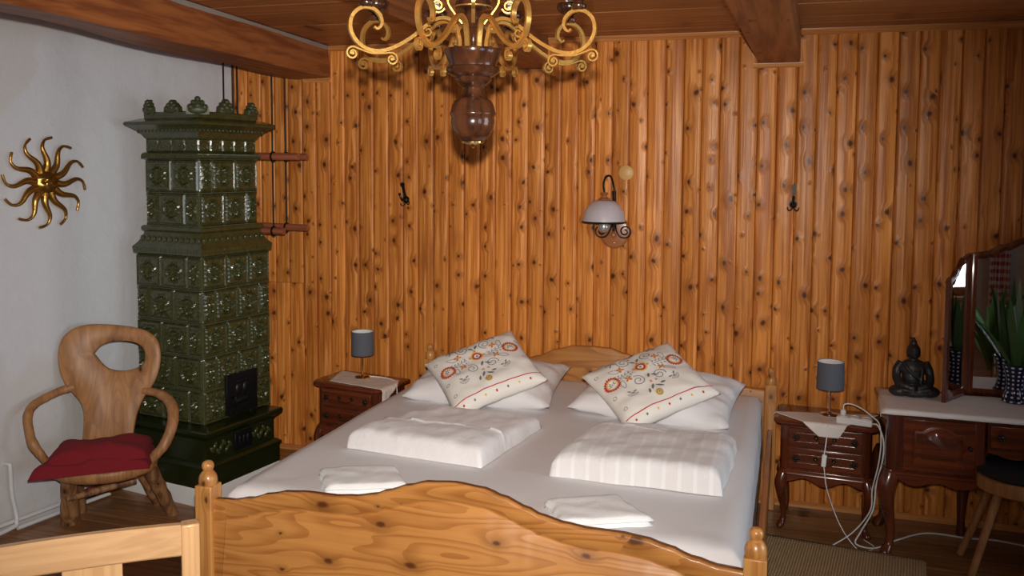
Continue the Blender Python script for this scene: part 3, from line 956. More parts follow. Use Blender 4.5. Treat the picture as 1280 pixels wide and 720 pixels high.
def embroidery(fn, w, h):
    """stitched motif lying 1.5 mm proud of the pillow front; u from left, v from the top edge"""
    mb = MB()
    def P(u, v, lift=.003):
        uu, vv = u, 1 - v
        e = .004
        p = fn(uu, vv, 1)
        nn = (fn(uu + e, vv, 1) - fn(uu - e, vv, 1)).cross(fn(uu, vv + e, 1) - fn(uu, vv - e, 1)).normalized()
        return p + nn * lift
    RED, ORA, YEL, GRE, WHI = range(5)
    def poly(pts, col, lift=.003):
        c = (sum(p[0] for p in pts) / len(pts), sum(p[1] for p in pts) / len(pts))
        k = len(pts)
        mb.cur = col
        mb.add([P(*c, lift)] + [P(*p, lift) for p in pts], [(0, 1 + i, 1 + (i + 1) % k) for i in range(k)])
    def ring(c, r0, r1, col, n=28, lift=.003, scal=0, amp=0.0):
        mb.cur = col
        a = []
        for i in range(n):
            t = 2 * PI * i / n
            k = 1 + (amp * math.cos(scal * t) if scal else 0)
            a.append((c[0] + r1 * k * math.cos(t) / w, c[1] + r1 * k * math.sin(t) / h))
        b2 = [(c[0] + r0 * math.cos(2 * PI * i / n) / w, c[1] + r0 * math.sin(2 * PI * i / n) / h) for i in range(n)]
        vs = [P(*p, lift) for p in b2] + [P(*p, lift) for p in a]
        mb.add(vs, [(i, (i + 1) % n, n + (i + 1) % n, n + i) for i in range(n)])
    def stroke(pts, wd, col, lift=.003):
        mb.cur = col
        vs = []
        k = len(pts)
        for i in range(k):
            a, b2 = Vector(pts[max(0, i - 1)]), Vector(pts[min(k - 1, i + 1)])
            d = Vector(((b2 - a).x * w, (b2 - a).y * h)).normalized()
            nx, ny = -d.y * wd / 2 / w, d.x * wd / 2 / h
            vs += [P(pts[i][0] + nx, pts[i][1] + ny, lift), P(pts[i][0] - nx, pts[i][1] - ny, lift)]
        mb.add(vs, [(2 * i, 2 * i + 1, 2 * i + 3, 2 * i + 2) for i in range(k - 1)])
    def leaf(c, ln, wd, ang, col, hollow=False):
        ca, sa = math.cos(R(ang)), math.sin(R(ang))
        pts = []
        for i in range(14):
            t = 2 * PI * i / 14
            a, b2 = ln / 2 * math.cos(t), wd / 2 * math.sin(t) * (1 - .35 * math.cos(t) ** 2)
            pts.append((c[0] + (a * ca - b2 * sa) / w, c[1] + (a * sa + b2 * ca) / h))
        if hollow: stroke(pts + pts[:1], .0030, col)
        else: poly(pts, col)
    def flower4(c, r_, ang):
        for k in range(4):
            a = ang + 90 * k
            leaf((c[0] + r_ * .6 * math.cos(R(a)) / w, c[1] + r_ * .6 * math.sin(R(a)) / h), r_, r_ * .62, a, ORA)
        ring(c, 0, .0022, RED, 8, .0036)
    def swirl(c, a0, flip):
        pts = []
        for i in range(26):
            t = i / 25
            a = R(a0 + flip * 560 * t); r_ = .031 * (1 - t) ** .8 + .003
            pts.append((c[0] + r_ * math.cos(a) / w, c[1] + r_ * math.sin(a) / h))
        stroke(pts, .0042, GRE)
    def fan(c, ang):
        for k in range(-4, 5):
            a = ang + k * 18
            p1 = (c[0] + .026 * math.cos(R(a)) / w, c[1] + .026 * math.sin(R(a)) / h)
            stroke([c, p1], .0016, GRE)
            ring(p1, 0, .0026, RED if k % 2 else GRE, 8)
        for sg in (-1, 1):
            leaf((c[0] + .016 * math.cos(R(ang + sg * 115)) / w, c[1] + .016 * math.sin(R(ang + sg * 115)) / h), .022, .008, ang + sg * 115, GRE)
    # rosettes
    c0 = (.48, .36)
    ring(c0, .0, .006, GRE, 12, .0036); ring(c0, .006, .0155, WHI, 20); ring(c0, .0155, .026, RED, 28); ring(c0, .026, .034, YEL, 48, .003, 16, .07)
    for c1 in ((.125, .42), (.85, .41)):
        ring(c1, .0, .004, RED, 10, .0036); ring(c1, .004, .022, WHI, 24)
        for k in range(9):
            a = 40 * k
            leaf((c1[0] + .0135 * math.cos(R(a)) / w, c1[1] + .0135 * math.sin(R(a)) / h), .014, .006, a, GRE)
        ring(c1, .022, .029, YEL, 36)
        for k in range(20):
            a = 18 * k
            leaf((c1[0] + .035 * math.cos(R(a)) / w, c1[1] + .035 * math.sin(R(a)) / h), .017, .0105, a + 25, RED)
    c2 = (.46, .80)
    ring(c2, 0, .005, GRE, 10, .0036); ring(c2, .005, .010, YEL); ring(c2, .010, .0145, GRE); ring(c2, .0145, .020, YEL, 36, .003, 12, .08)
    for c, a0, fl_ in (((.62, .20), 90, 1), ((.37, .18), 200, -1), ((.59, .56), 20, -1), ((.36, .55), 250, 1)): swirl(c, a0, fl_)
    for c, a in (((.29, .27), 20), ((.29, .46), 55), ((.69, .27), 20), ((.67, .46), 55)): flower4(c, .019, a)
    for c, a in (((.22, .27), 25), ((.21, .50), 100), ((.76, .28), 95), ((.74, .51), 40)):
        leaf(c, .056, .024, a, GRE, True)
    for c, a, l in (((.455, .22), 50, .034), ((.515, .21), 125, .036), ((.485, .52), 120, .036), ((.545, .54), 35, .034), ((.44, .70), 120, .042), ((.51, .715), 35, .044),
                    ((.44, .07), 20, .04), ((.51, .075), -20, .04), ((.55, .05), -40, .026), ((.40, .05), 40, .026), ((.385, .74), 110, .03), ((.56, .69), 0, .028)):
        leaf(c, l, .013, a, GRE)
    for c, a in (((.72, .11), -70), ((.26, .14), -110), ((.70, .65), 60), ((.23, .66), 100)): fan(c, a)
    for x0, x1 in ((.17, .36), (.60, .80)):
        stroke([(x0, .385), ((x0 + x1) / 2, .375), (x1, .37)], .003, GRE)
        for k in range(5):
            xx = x0 + (x1 - x0) * (k + .5) / 5
            for sg in (-1, 1): leaf((xx, .38 + sg * .028), .016, .006, sg * 60, GRE)
    for c in ((.40, .36), (.56, .36), (.48, .27), (.46, .62), (.44, .15), (.52, .62)): flower4(c, .0085, 45); 
    for k in range(9): ring((.33 + .035 * k, .40 if k % 2 else .33), 0, .0026, GRE, 8)
    # hem
    stroke([(.03 + .94 * i / 20, .905) for i in range(21)], .0045, RED)
    for k in range(7): ring((.12 + .12 * k, .955), 0, .005, (RED, GRE, YEL)[k % 3], 8)
    for c in ((.95, .30), (.93, .62), (.06, .60), (.06, .2), (.08, .80)): ring(c, .007, .0095, WHI if 0 else GRE, 14)
    return mb
EMB = [M['red_thread'], M['orange_thread'], M['yellow_thread'], M['grey_thread'], M['white_thread']]
for c, rec, spin, rl, lab, sd in (((-1.415, 4.12, .782), 29, 39, 0, 'embroidered cushion with red and yellow flowers leaning on the left white pillow', 14),
                                  ((-.605, 4.115, .784), 27, 39, 0, 'embroidered cushion with red and yellow flowers leaning on the right white pillow', 19)):
    root, fn = pillow('embroidered_cushion', .485, .445, .13, M['cream'], lab, 'embroidered cushions', sd, c, rec, spin, rl, pinch=.06, wr=.010)
    embroidery(fn, .485, .445).build('embroidery', EMB, root, angle=80, weld=False)

# ================================================================== BEDSIDE TABLES AND DRESSER
def cabriole(mb, x, y, zt, dx, dy, s_=1.0):
    tab = [(1.0, 0, .027), (.92, .006, .029), (.80, .014, .028), (.62, .010, .0215), (.42, .000, .0160), (.24, -.004, .0128), (.13, -.001, .0135), (.075, .006, .0175), (.035, .011, .0195), (.012, .011, .0165), (0, .010, .013)]
    pts, rad = [], []
    for k, off, r_ in tab:
        pts.append((x + dx * off * s_, y + dy * off * s_, zt * k)); rad.append(r_ * s_)
    cp = catmull(pts, 3)
    rr = []
    for i in range(len(cp)):
        f = i / 3; a = min(int(f), len(rad) - 2); rr.append(rad[a] + (rad[a + 1] - rad[a]) * (f - a))
    mb.tube(cp, rr, 12)

def round_plan(x0, x1, y0, y1, rf, rb=.004, n=6):
    """plan outline, front (y0) corners rounded by rf"""
    o = []
    for cx, cy, r_, a in ((x0 + rf, y0 + rf, rf, 180), (x1 - rf, y0 + rf, rf, 270), (x1 - rb, y1 - rb, rb, 0), (x0 + rb, y1 - rb, rb, 90)):
        for i in range(n + 1):
            t = R(a + 90 * i / n)
            o.append((cx + r_ * math.cos(t), cy + r_ * math.sin(t)))
    return o
def slab(mb, x0, x1, y0, y1, levels, rf):
    """levels: (z, outward offset) pairs, lofted with rounded front corners"""
    mb.rings([[(px, py, z) for px, py in round_plan(x0 - off, x1 + off, y0 - off, y1, rf + off)] for z, off in levels])

def rosette(mb, x, y, z, r_=.017):
    mt = Matrix.Translation((x, y, z)) @ Matrix.Rotation(R(90), 4, 'X')
    mb.lathe([(0, 0), (r_ * .62, 0), (r_ * .62, .004), (r_ * .3, .008), (0, .010)], 14, mat=mt)
    for k in range(6):
        a = R(60 * k)
        ell(mb, (x + r_ * .68 * math.cos(a), y - .003, z + r_ * .68 * math.sin(a)), (r_ * .36, .004, r_ * .36), 8, 6)
def bail(mb, x, y, z, w=.05):
    for sx in (-1, 1):
        mt = Matrix.Translation((x + sx * w / 2, y, z)) @ Matrix.Rotation(R(90), 4, 'X')
        mb.lathe([(0, 0), (.011, 0), (.009, .004), (.005, .009), (.005, .014), (0, .016)], 12, mat=mt)
    mb.tube(catmull([(x - w / 2, y - .011, z), (x - w * .42, y - .016, z - .014), (x - w * .2, y - .017, z - .019), (x + w * .2, y - .017, z - .019), (x + w * .42, y - .016, z - .014), (x + w / 2, y - .011, z)], 5), .0028, 8)
def framed(mb, x0, x1, z0, z1, y, t=.004, d=.004):
    """thin raised moulding frame on a front at y"""
    for a, b2, c, e in ((x0, x1, z0, z0 + t), (x0, x1, z1 - t, z1), (x0, x0 + t, z0, z1), (x1 - t, x1, z0, z1)):
        mb.box(a, b2, y - d, y + .001, c, e)

def nightstand(label, loc, rotz):
    """front faces -y; origin under the middle of the front"""
    t = thing('bedside_table', label, 'bedside table', loc, rotz, 'bedside tables')
    W, D_ = .225, .30
    mb = MB(); slab(mb, -W, W, .008, D_, [(.527, .004), (.531, .016), (.537, .022), (.547, .022), (.553, .016), (.555, .010)], .05)
    mb.build('table_top', M['mahogany_x'], t)
    mb = MB(); slab(mb, -W + .012, W - .012, .02, D_ - .01, [(.300, 0), (.527, 0)], .04)
    mb.build('cabinet_body', M['mahogany'], t)
    mb = MB(); slab(mb, -W + .008, W - .008, .016, D_ - .008, [(.278, .004), (.284, .012), (.292, .010), (.300, .002)], .045)
    mb.build('base_moulding', M['mahogany_x'], t)
    for z0, z1 in ((.423, .518), (.316, .412)):
        mb = MB(); mb.box(-.170, .170, .008, .03, z0, z1)
        d = mb.build('drawer', M['mahogany_x'], t, bevel=.003)
        mb = MB(); framed(mb, -.138, .138, (z0 + z1) / 2 - .023, (z0 + z1) / 2 + .023, .008)
        mb.build('drawer_moulding', M['mahogany_x'], d, smooth=False)
        for sx in (-1, 1):
            mb = MB(); rosette(mb, sx * .134, .007, (z0 + z1) / 2); mb.build('rosette', M['knob_iron'], d)
        mb = MB(); bail(mb, 0, .007, (z0 + z1) / 2 + .006, .084); mb.build('handle', M['dark_brass'], d)
    # scalloped apron between the legs
    mb = MB()
    up_ = [(-.185 + .37 * i / 24, .279) for i in range(25)]
    lo = [(-.185 + .37 * i / 24, .247 - .016 * math.cos(4 * PI * (i / 24)) * (1 if .25 < i / 24 < .75 else 1) + .012 * abs(2 * i / 24 - 1) ** 3) for i in range(25)]
    mb.prism(lo + up_[::-1], (1, 0, 0), (0, 0, 1), -.034, -.018)
    mb.build('apron', M['mahogany_x'], t, angle=30)
    mb = MB()
    for sx in (-1, 1): mb.box(sx * (W - .03) - .008, sx * (W - .03) + .008, .05, D_ - .05, .245, .279)
    mb.build('side_apron', M['mahogany'], t)
    for sx in (-1, 1):
        for yy, dy in ((.038, -1), (D_ - .034, .4)):
            mb = MB(); cabriole(mb, sx * (W - .033), yy, .283, sx, dy, 1.0)
            mb.build('leg', M['mahogany'], t)
    return t
NR = (.190, 4.545, 0)
NL = (-2.372, 4.475, 0)
NRz, NLz = R(-4), R(-9)
nightstand('dark mahogany bedside table with two drawers, right of the bed under the power strip', NR, NRz)
nightstand('dark mahogany bedside table with two drawers, left of the bed near the green stove', NL, NLz)

def drape(name, label, cat, loc, rotz, corners, z, rect, mats, group=None, nu=40, nv=40, seed=0, ripple=.0015, hang_in=.004):
    """thin cloth on a table top: plan quad (near-left, near-right, far-right, far-left); what lies beyond rect hangs down"""
    xl, xr, yf = rect
    mb = MB()
    def fn(u, v):
        a = Vector(corners[0]).lerp(Vector(corners[1]), u); b2 = Vector(corners[3]).lerp(Vector(corners[2]), u)
        p = a.lerp(b2, v)
        ox = max(0, xl - p.x) + max(0, p.x - xr); oy = max(0, yf - p.y)
        rr = .006
        x = max(xl - hang_in, min(xr + hang_in, p.x)); y_ = max(yf - hang_in, p.y)
        h = max(ox, oy)
        zz = z + ripple * (1 + noise.noise(Vector((p.x * 18, p.y * 18, seed)))) - (h if h < .004 else h)
        if oy > .01: y_ -= .006 * noise.noise(Vector((p.x * 22, seed, 3))) * min(1, oy * 20) + .003
        if ox > .01: x += (.004 + .006 * abs(noise.noise(Vector((p.y * 22, seed, 3))))) * (1 if p.x > xr else -1)
        return (x, y_, zz)
    mb.grid(nu, nv, fn)
    o = mb.build(name, mats, None, angle=80, weld=False)
    md = o.modifiers.new('thickness', 'SOLIDIFY'); md.thickness = .0022; md.offset = 1
    o.location = loc; o.rotation_euler = (0, 0, rotz)
    return tag(o, label, cat, group)
drape('table_doily', 'pale cloth with a drooping front corner on the right bedside table', 'table cloth', NR, NRz,
      [(-.03, -.075), (.062, -.075), (.245, .25), (-.265, .12)], .556, (-.245, .246, -.012), M['doily'], 'cloths on the bedside tables', seed=4)
drape('table_doily', 'pale cloth hanging over the right edge of the left bedside table', 'table cloth', NL, NLz,
      [(-.135, .035), (.345, -.005), (.215, .225), (-.23, .275)], .556, (-.246, .246, -.012), M['doily'], 'cloths on the bedside tables', seed=9)

def lamp(label, loc, metal, cordpts, switch):
    t = thing('table_lamp', label, 'lamp', loc, 0, 'bedside lamps')
    mb = MB(); mb.lathe([(0, 0), (.046, 0), (.047, .004), (.044, .008), (.012, .010), (.009, .016), (.0045, .020), (.0045, .165), (.009, .167), (.009, .185), (0, .186)], 28)
    mb.build('base_and_stem', metal, t)
    mb = MB()
    n = 36
    r0, r1, z0, z1 = .066, .064, .138, .272
    def cyl(rr0, rr1, za, zb): return [[(rr * math.cos(2 * PI * j / n), rr * math.sin(2 * PI * j / n), z) for j in range(n)] for rr, z in ((rr0, za), (rr1, zb))]
    mb.rings(cyl(r0, r1, z0, z1), cap=False)
    s = mb.build('lamp_shade', M['grey_shade'], t)
    mb = MB(); mb.rings(cyl(r0 - .0015, r1 - .0015, z0 + .001, z1 - .001), cap=False)
    mb.build('shade_lining', M['shade_lining'], s)
    mb = MB()
    for z in (z0, z1):
        rr = (r0 if z == z0 else r1) - .0006
        mb.tube([(rr * math.cos(2 * PI * j / n), rr * math.sin(2 * PI * j / n), z) for j in range(n)], .0013, 6, closed=True)
    for k in range(3):
        a = R(120 * k); mb.tube([(0, 0, z0 + .05), (.064 * math.cos(a), .064 * math.sin(a), z0 + .05)], .001, 5)
    mb.build('shade_ring', M['grey_shade'], s)
    mb = MB(); ell(mb, (0, 0, .210), (.022, .022, .03), 14, 10); mb.build('bulb', M['milk_glass'], t)
    mb = MB(); mb.tube(catmull([Vector(p) - Vector(loc) for p in cordpts], 8), .0026, 7)
    cd_ = mb.build('cord', M['white_plastic'], t)
    if switch:
        c, d = Vector(switch[0]) - Vector(loc), switch[1]
        mb = MB(); mb.box(-.011, .011, -.007, .007, -.030, .030)
        o = mb.build('inline_switch', M['white_plastic'], cd_, bevel=.004)
        o.location = c; o.rotation_euler = d
    return t
lamp('grey drum-shade table lamp on a chrome foot on the right bedside table', (.212, 4.70, .5585), M['chrome'],
     [(.212, 4.66, .566), (.205, 4.60, .561), (.200, 4.52, .563), (.197, 4.498, .53), (.190, 4.492, .46), (.184, 4.49, .40), (.188, 4.49, .34), (.205, 4.488, .24), (.26, 4.47, .10), (.315, 4.42, .03), (.36, 4.39, .006), (.42, 4.46, .004), (.38, 4.54, .004)],
     ((.1845, 4.486, .39), (0, R(4), 0)))
lamp('grey drum-shade table lamp on a brass foot on the left bedside table', (-2.352, 4.66, .5585), M['brass'],
     [(-2.32, 4.675, .566), (-2.25, 4.69, .562), (-2.155, 4.655, .562), (-2.112, 4.60, .553), (-2.103, 4.59, .52), (-2.100, 4.585, .48), (-2.096, 4.58, .42), (-2.09, 4.58, .25), (-2.08, 4.57, .006), (-2.04, 4.62, .004)],
     ((-2.096, 4.578, .462), (0, R(8), 0)))

# power strip with its plug and lead
ps = thing('power_strip', 'white power strip with plugged leads on the right bedside table', 'power strip', (.322, 4.568, .5592), R(-12))
mb = MB(); mb.box(-.082, .082, -.026, .026, 0, .034); mb.build('strip_body', M['white_plastic'], ps, bevel=.006)
for k, xx in enumerate((-.052, 0, .052)):
    mb = MB(); mb.lathe([(0, .0345), (.0215, .0345), (.0225, .038), (.019, .038), (.0185, .036), (0, .036)], 20, (xx, 0, 0)); mb.build('socket', M['white_plastic'], ps)
mb = MB(); mb.box(-.064, -.040, -.012, .012, .036, .066); mb.build('plug', M['white_plastic'], ps, bevel=.006)
mb = MB(); mb.tube(catmull([(-.052, 0, .062), (-.05, .005, .088), (-.02, .01, .094), (.03, .008, .078), (.08, .0, .048), (.115, -.02, .02), (.128, -.05, -.06), (.122, -.075, -.16), (.10, -.08, -.28), (.095, -.09, -.38), (.03, -.13, -.48), (-.05, -.17, -.545), (-.08, -.21, -.555), (-.02, -.25, -.5555), (.10, -.20, -.5555)], 8), .003, 7)
mb.build('plug_lead', M['white_plastic'], ps)
mb = MB(); mb.tube(catmull([(.08, -.004, .015), (.11, -.02, .012), (.138, -.045, -.05), (.138, -.06, -.14), (.115, -.07, -.26), (.105, -.075, -.38), (.06, -.11, -.48), (.04, -.12, -.54), (.12, -.09, -.5555), (.2, .06, -.5555), (.32, .225, -.5555), (.5, .26, -.5555), (.62, .30, -.5555), (.8, .30, -.5555), (1.0, .345, -.5555), (1.3, .40, -.5555), (1.7, .49, -.5555)], 8), .0038, 7)
mb.build('mains_lead', M['white_plastic'], ps)
mb = MB(); mb.tube(catmull([(.10, -.20, -.5555), (.18, -.25, -.5555), (.20, -.33, -.5555), (.13, -.35, -.5555), (.02, -.26, -.5555), (-.06, -.20, -.5555)], 8), .003, 7)
mb.build('loop_lead', M['white_plastic'], ps)

# dressing table
DT = (1.19, 4.36, 0)
dt = thing('dressing_table', 'dark mahogany dressing table with carved door and drawer against the panelled wall', 'dressing table', DT)
W, D_ = .75, .44
mb = MB(); slab(mb, -W, W, .0, D_, [(.672, -.004), (.677, .010), (.684, .016), (.693, .014), (.698, .008)], .04)
mb.build('table_top', M['mahogany_x'], dt)
for sx, nm in ((-1, 'cabinet_body'), (1, 'cabinet_body')):
    mb = MB()
    x0, x1 = sorted((sx * (W - .012), sx * .325))
    mb.rings([[(px, py, z) for px, py in (round_plan(x0, x1, .012, D_ - .01, .03))] for z in (.412, .672)])
    mb.build(nm, M['mahogany'], dt)
    mb = MB(); slab(mb, x0, x1, .010, D_ - .01, [(.395, .002), (.400, .010), (.408, .009), (.414, .001)], .03)
    mb.build('base_moulding', M['mahogany_x'], dt)
    # door with an arched raised field
    a, b2 = sorted((sx * .672, sx * .375))
    mb = MB(); mb.box(a, b2, -.002, .016, .424, .662)
    d = mb.build('door', M['mahogany_x'], dt, bevel=.003)
    mb = MB()
    def arch(ins, zlo, zhi):
        o = [(a + ins, zlo), (b2 - ins, zlo), (b2 - ins, zhi - .03), (b2 - ins - .02, zhi - .03)]
        for i in range(9):
            t = i / 8
            o.append((b2 - ins - .035 - t * (b2 - a - 2 * ins - .07), zhi - .03 + .026 * math.sin(PI * t) ** .8))
        o += [(a + ins + .02, zhi - .03), (a + ins, zhi - .03)]
        return o
    o1, o2, o3 = arch(.045, .452, .640), arch(.053, .460, .632), arch(.075, .480, .612)
    mb.rings([[(x, .004, z) for x, z in o1], [(x, -.007, z) for x, z in o1], [(x, -.009, z) for x, z in o2], [(x, -.0035, z) for x, z in o2], [(x, -.0035, z) for x, z in o3], [(x, -.0075, z) for x, z in arch(.083, .488, .604)]])
    mb.build('raised_panel', M['mahogany_x'], d, angle=25)
    mb = MB(); xk = b2 - .022 if sx < 0 else a + .022
    mb.lathe([(0, 0), (.010, 0), (.006, .006), (.011, .014), (.009, .020), (0, .022)], 14, mat=Matrix.Translation((xk, -.002, .55)) @ Matrix.Rotation(R(90), 4, 'X'))
    mb.build('knob', M['knob_iron'], d)
    # scalloped apron
    mb = MB()
    xa, xb = x0 + .02, x1
    up_ = [(xa + (xb - xa) * i / 30, .398) for i in range(31)]
    lo = [(xa + (xb - xa) * i / 30, .362 + .012 * math.cos(4 * PI * i / 30) + .010 * abs(2 * i / 30 - 1) ** 4 * (1 if True else 0)) for i in range(31)]
    mb.prism(lo + up_[::-1], (1, 0, 0), (0, 0, 1), -.028, -.010)
    mb.build('apron', M['mahogany_x'], dt, angle=30)
    for xx, yy, dx, dy in ((sx * (W - .035), .045, sx, -1), (sx * (W - .035), D_ - .045, sx, .4), (sx * .355, D_ - .06, -sx * .3, .3)):
        mb = MB(); cabriole(mb, xx, yy, .405, dx, dy, 1.45); mb.build('leg', M['mahogany'], dt)
mb = MB(); mb.box(-.325, .325, .02, D_ - .02, .545, .672); mb.build('drawer_case', M['mahogany'], dt)
mb = MB(); mb.box(-.315, .315, .004, .03, .560, .660); d = mb.build('drawer', M['mahogany_x'], dt, bevel=.003)
mb = MB(); framed(mb, -.275, .275, .582, .640, .004); mb.build('drawer_moulding', M['mahogany_x'], d, smooth=False)
for sx in (-1, 1):
    mb = MB(); rosette(mb, sx * .272, .003, .611, .018); mb.build('rosette', M['knob_iron'], d)
mb = MB(); bail(mb, 0, .003, .617, .09); mb.build('handle', M['dark_brass'], d)
mb = MB()
up_ = [(-.325 + .65 * i / 40, .548) for i in range(41)]
lo = [(-.325 + .65 * i / 40, .520 + .012 * math.cos(6 * PI * i / 40) + .004) for i in range(41)]
mb.prism(lo + up_[::-1], (1, 0, 0), (0, 0, 1), -.026, -.008); mb.build('kneehole_apron', M['mahogany_x'], dt, angle=30)

drape('table_runner', 'long pale linen runner spread over the dressing table top', 'table cloth', DT, 0,
      [(-.80, -.035), (.78, -.035), (.74, .36), (-.74, .385)], .699, (-.765, .766, -.016), M['doily'], None, 70, 24, seed=15, ripple=.002)

# three-part mirror standing on the dressing table
def mirror_panel(root, w, topf, front, f, loc, rotz, two_sided=False):
    n = 28
    def outline(ins, bx):
        xs = [ins + (w - 2 * ins) * i / n for i in range(n + 1)]
        return [(x, bx + ins) for x in xs] + [(x, topf(ins * 0 + (x - ins) / (w - 2 * ins) * w) - ins) for x in xs[::-1]]
    out_, inn = outline(0, 0), outline(f, 0)
    mid_ = outline(f * .45, 0)
    y0, y1 = 0.0, front * .022
    mb = MB()
    mb.rings([[(x, y0, z) for x, z in out_], [(x, y1 * .8, z) for x, z in out_], [(x, y1, z) for x, z in mid_], [(x, y1 * .62, z) for x, z in inn], [(x, y0 + y1 * .15, z) for x, z in inn], [(x, y0, z) for x, z in inn]], cap=False, loop=True)
    fr_ = mb.build('mirror_frame', M['mahogany'], root, loc=loc, rot=(0, 0, rotz), angle=35)
    gi = outline(f * .8, 0)
    mb = MB(); mb.add([(x, y1 * .35, z) for x, z in gi], [tuple(range(len(gi)))])
    mb.build('mirror_glass', M['mirror'], fr_, smooth=False)
    mb = MB(); mb.rings([[(x, y1 * .05, z) for x, z in gi], [(x, y1 * .2, z) for x, z in gi]])
    mb.build('back_panel', M['backing'], fr_, smooth=False)
    return fr_
mr = thing('triple_mirror', 'three-part mahogany mirror with arched top standing at the back of the dressing table', 'mirror', (1.19, 4.775, .703))
def top_c(x):
    q = abs(x / .71 - .5) * 2
    return lerp_tab([(0, .785), (.35, .772), (.62, .735), (.82, .700), (1, .690)], q)
def top_w(x):
    return lerp_tab([(0, .690), (.10, .672), (.17, .625), (.22, .590), (.26, .582)], x)
mirror_panel(mr, .71, top_c, -1, .030, (-.355, 0, 0), 0)
ang = math.atan2(-.222, -.134)
mirror_panel(mr, .257, top_w, 1, .038, (-.360, -.004, 0), ang)
mirror_panel(mr, .257, top_w, -1, .038, (.360, -.004, 0), PI - ang - PI + R(0) if False else math.atan2(-.222, .134))
mb = MB()
for sx in (-1, 1):
    for z in (.17, .52): mb.tube([(sx * .358, -.022, z), (sx * .358, -.022, z + .05)], .006, 10)
mb.build('hinge', M['dark_brass'], mr)

# seated figure
bd = MB()
bx, by, bz = 0, 0, 0
ell(bd, (0, .0, .030), (.105, .062, .032)); ell(bd, (-.066, -.028, .030), (.050, .044, .028)); ell(bd, (.066, -.028, .030), (.050, .044, .028))
ell(bd, (0, -.052, .024), (.062, .028, .019)); ell(bd, (-.030, -.060, .036), (.045, .018, .013), mat=Matrix.Rotation(R(12), 4, 'Y')); ell(bd, (.030, -.060, .040), (.045, .018, .013), mat=Matrix.Rotation(R(-12), 4, 'Y'))
ell(bd, (0, .008, .085), (.052, .040, .060)); ell(bd, (0, .008, .130), (.058, .037, .045)); ell(bd, (0, .010, .155), (.052, .030, .024))
for sx in (-1, 1):
    bd.tube(catmull([(sx * .052, .010, .160), (sx * .070, .012, .130), (sx * .076, .0, .095), (sx * .066, -.028, .066), (sx * .030, -.052, .052), (sx * .006, -.058, .049)], 4), [.021] * 6 + [.020] * 5 + [.018] * 5 + [.015] * 5, 10)
    ell(bd, (sx * .0265, .008, .212), (.006, .010, .022), 8, 8)
bd.tube([(0, .010, .160), (0, .006, .192)], [.020, .018], 12)
ell(bd, (0, .004, .213), (.027, .030, .035)); ell(bd, (0, .012, .224), (.030, .031, .030)); ell(bd, (0, .014, .254), (.017, .018, .018)); ell(bd, (0, .014, .272), (.009, .009, .011))
ell(bd, (0, -.027, .210), (.004, .006, .009), 8, 8); ell(bd, (0, -.024, .196), (.010, .005, .003), 8, 8)
ell(bd, (-.010, -.024, .217), (.006, .004, .003), 8, 8); ell(bd, (.010, -.024, .217), (.006, .004, .003), 8, 8)
bd.tube(catmull([(-.050, -.012, .165), (-.030, -.032, .135), (.0, -.036, .105), (.035, -.036, .085), (.055, -.02, .075)], 5), .006, 8)
bd.tube(catmull([(.046, -.008, .168), (.034, -.030, .14), (.030, -.038, .10), (.022, -.046, .07)], 5), .005, 8)
bo = bd.build('seated_statue', M['statue'], None, weld=False)
bo.location = (.585, 4.65, .701)
bo.rotation_euler = (0, 0, R(6))
bo.scale = (1, 1, 1)
md = bo.modifiers.new('remesh', 'REMESH'); md.mode = 'VOXEL'; md.voxel_size = .0032; md.use_smooth_shade = True
md = bo.modifiers.new('smooth', 'SMOOTH'); md.iterations = 2; md.factor = .4
tag(bo, 'small black seated Buddha figure with folded hands left of the mirror', 'statue')

# dotted vase with strap leaves
va = thing('vase_plant', 'dark blue vase with white dots holding a strap-leaved plant before the mirror', 'plant', (1.028, 4.672, .7025))
mb = MB()
prof = [(0, 0), (.050, 0), (.056, .006), (.056, .014), (.050, .024), (.040, .050), (.0365, .080), (.038, .110), (.046, .145), (.056, .172), (.059, .180), (.056, .182), (.050, .172), (.0, .166)]
mb.lathe(prof, 40)
v = mb.build('vase', M['dotted'], va)
uvl = v.data.uv_layers.new(name='UVMap')
for lp in v.data.loops:
    p = v.data.vertices[lp.vertex_index].co
    uvl.data[lp.index].uv = (math.atan2(p.y, p.x) / (2 * PI) % 1.0, p.z / .18)
for poly_ in v.data.polygons:      # mend the seam
    us = [uvl.data[i].uv.x for i in poly_.loop_indices]
    if max(us) - min(us) > .5:
        for i in poly_.loop_indices:
            if uvl.data[i].uv.x < .5: uvl.data[i].uv.x += 1.0
mb = MB(); mb.lathe([(0, .155), (.049, .160), (0, .168)], 20); mb.build('soil', M['soil'], va)
def strap(parent, base, az, ln, lean, wd, droop, name='leaf', n=12):
    mb = MB()
    rs = []
    d = Vector((math.cos(az), math.sin(az), 0)); sd = Vector((-d.y, d.x, 0))
    for i in range(n + 1):
        t = i / n
        out = lean * t + droop * t * t
        z = ln * t - droop * .55 * t ** 3
        p = Vector(base) + d * out * ln + Vector((0, 0, z * (1 - .25 * lean)))
        w_ = wd * (math.sin(PI * min(1, .22 + .78 * t)) ** .8 + .02) * .5
        f = .35 * w_
        rs.append([p - sd * w_ + Vector((0, 0, f)), p + Vector((0, 0, -.001)), p + sd * w_ + Vector((0, 0, f)), p + Vector((0, 0, .0012))])
    mb.rings(rs)
    return mb.build(name, M['leaf'], parent, angle=60)
for k in range(11):
    az = R(33 * k + 10 * random.random())
    strap(va, (.02 * math.cos(az), .02 * math.sin(az), .16), az, random.uniform(.28, .44), random.uniform(.12, .6) * (.25 if math.sin(az) > .2 else 1), random.uniform(.026, .036), random.uniform(.02, .10) * (0 if math.sin(az) > .2 else 1))

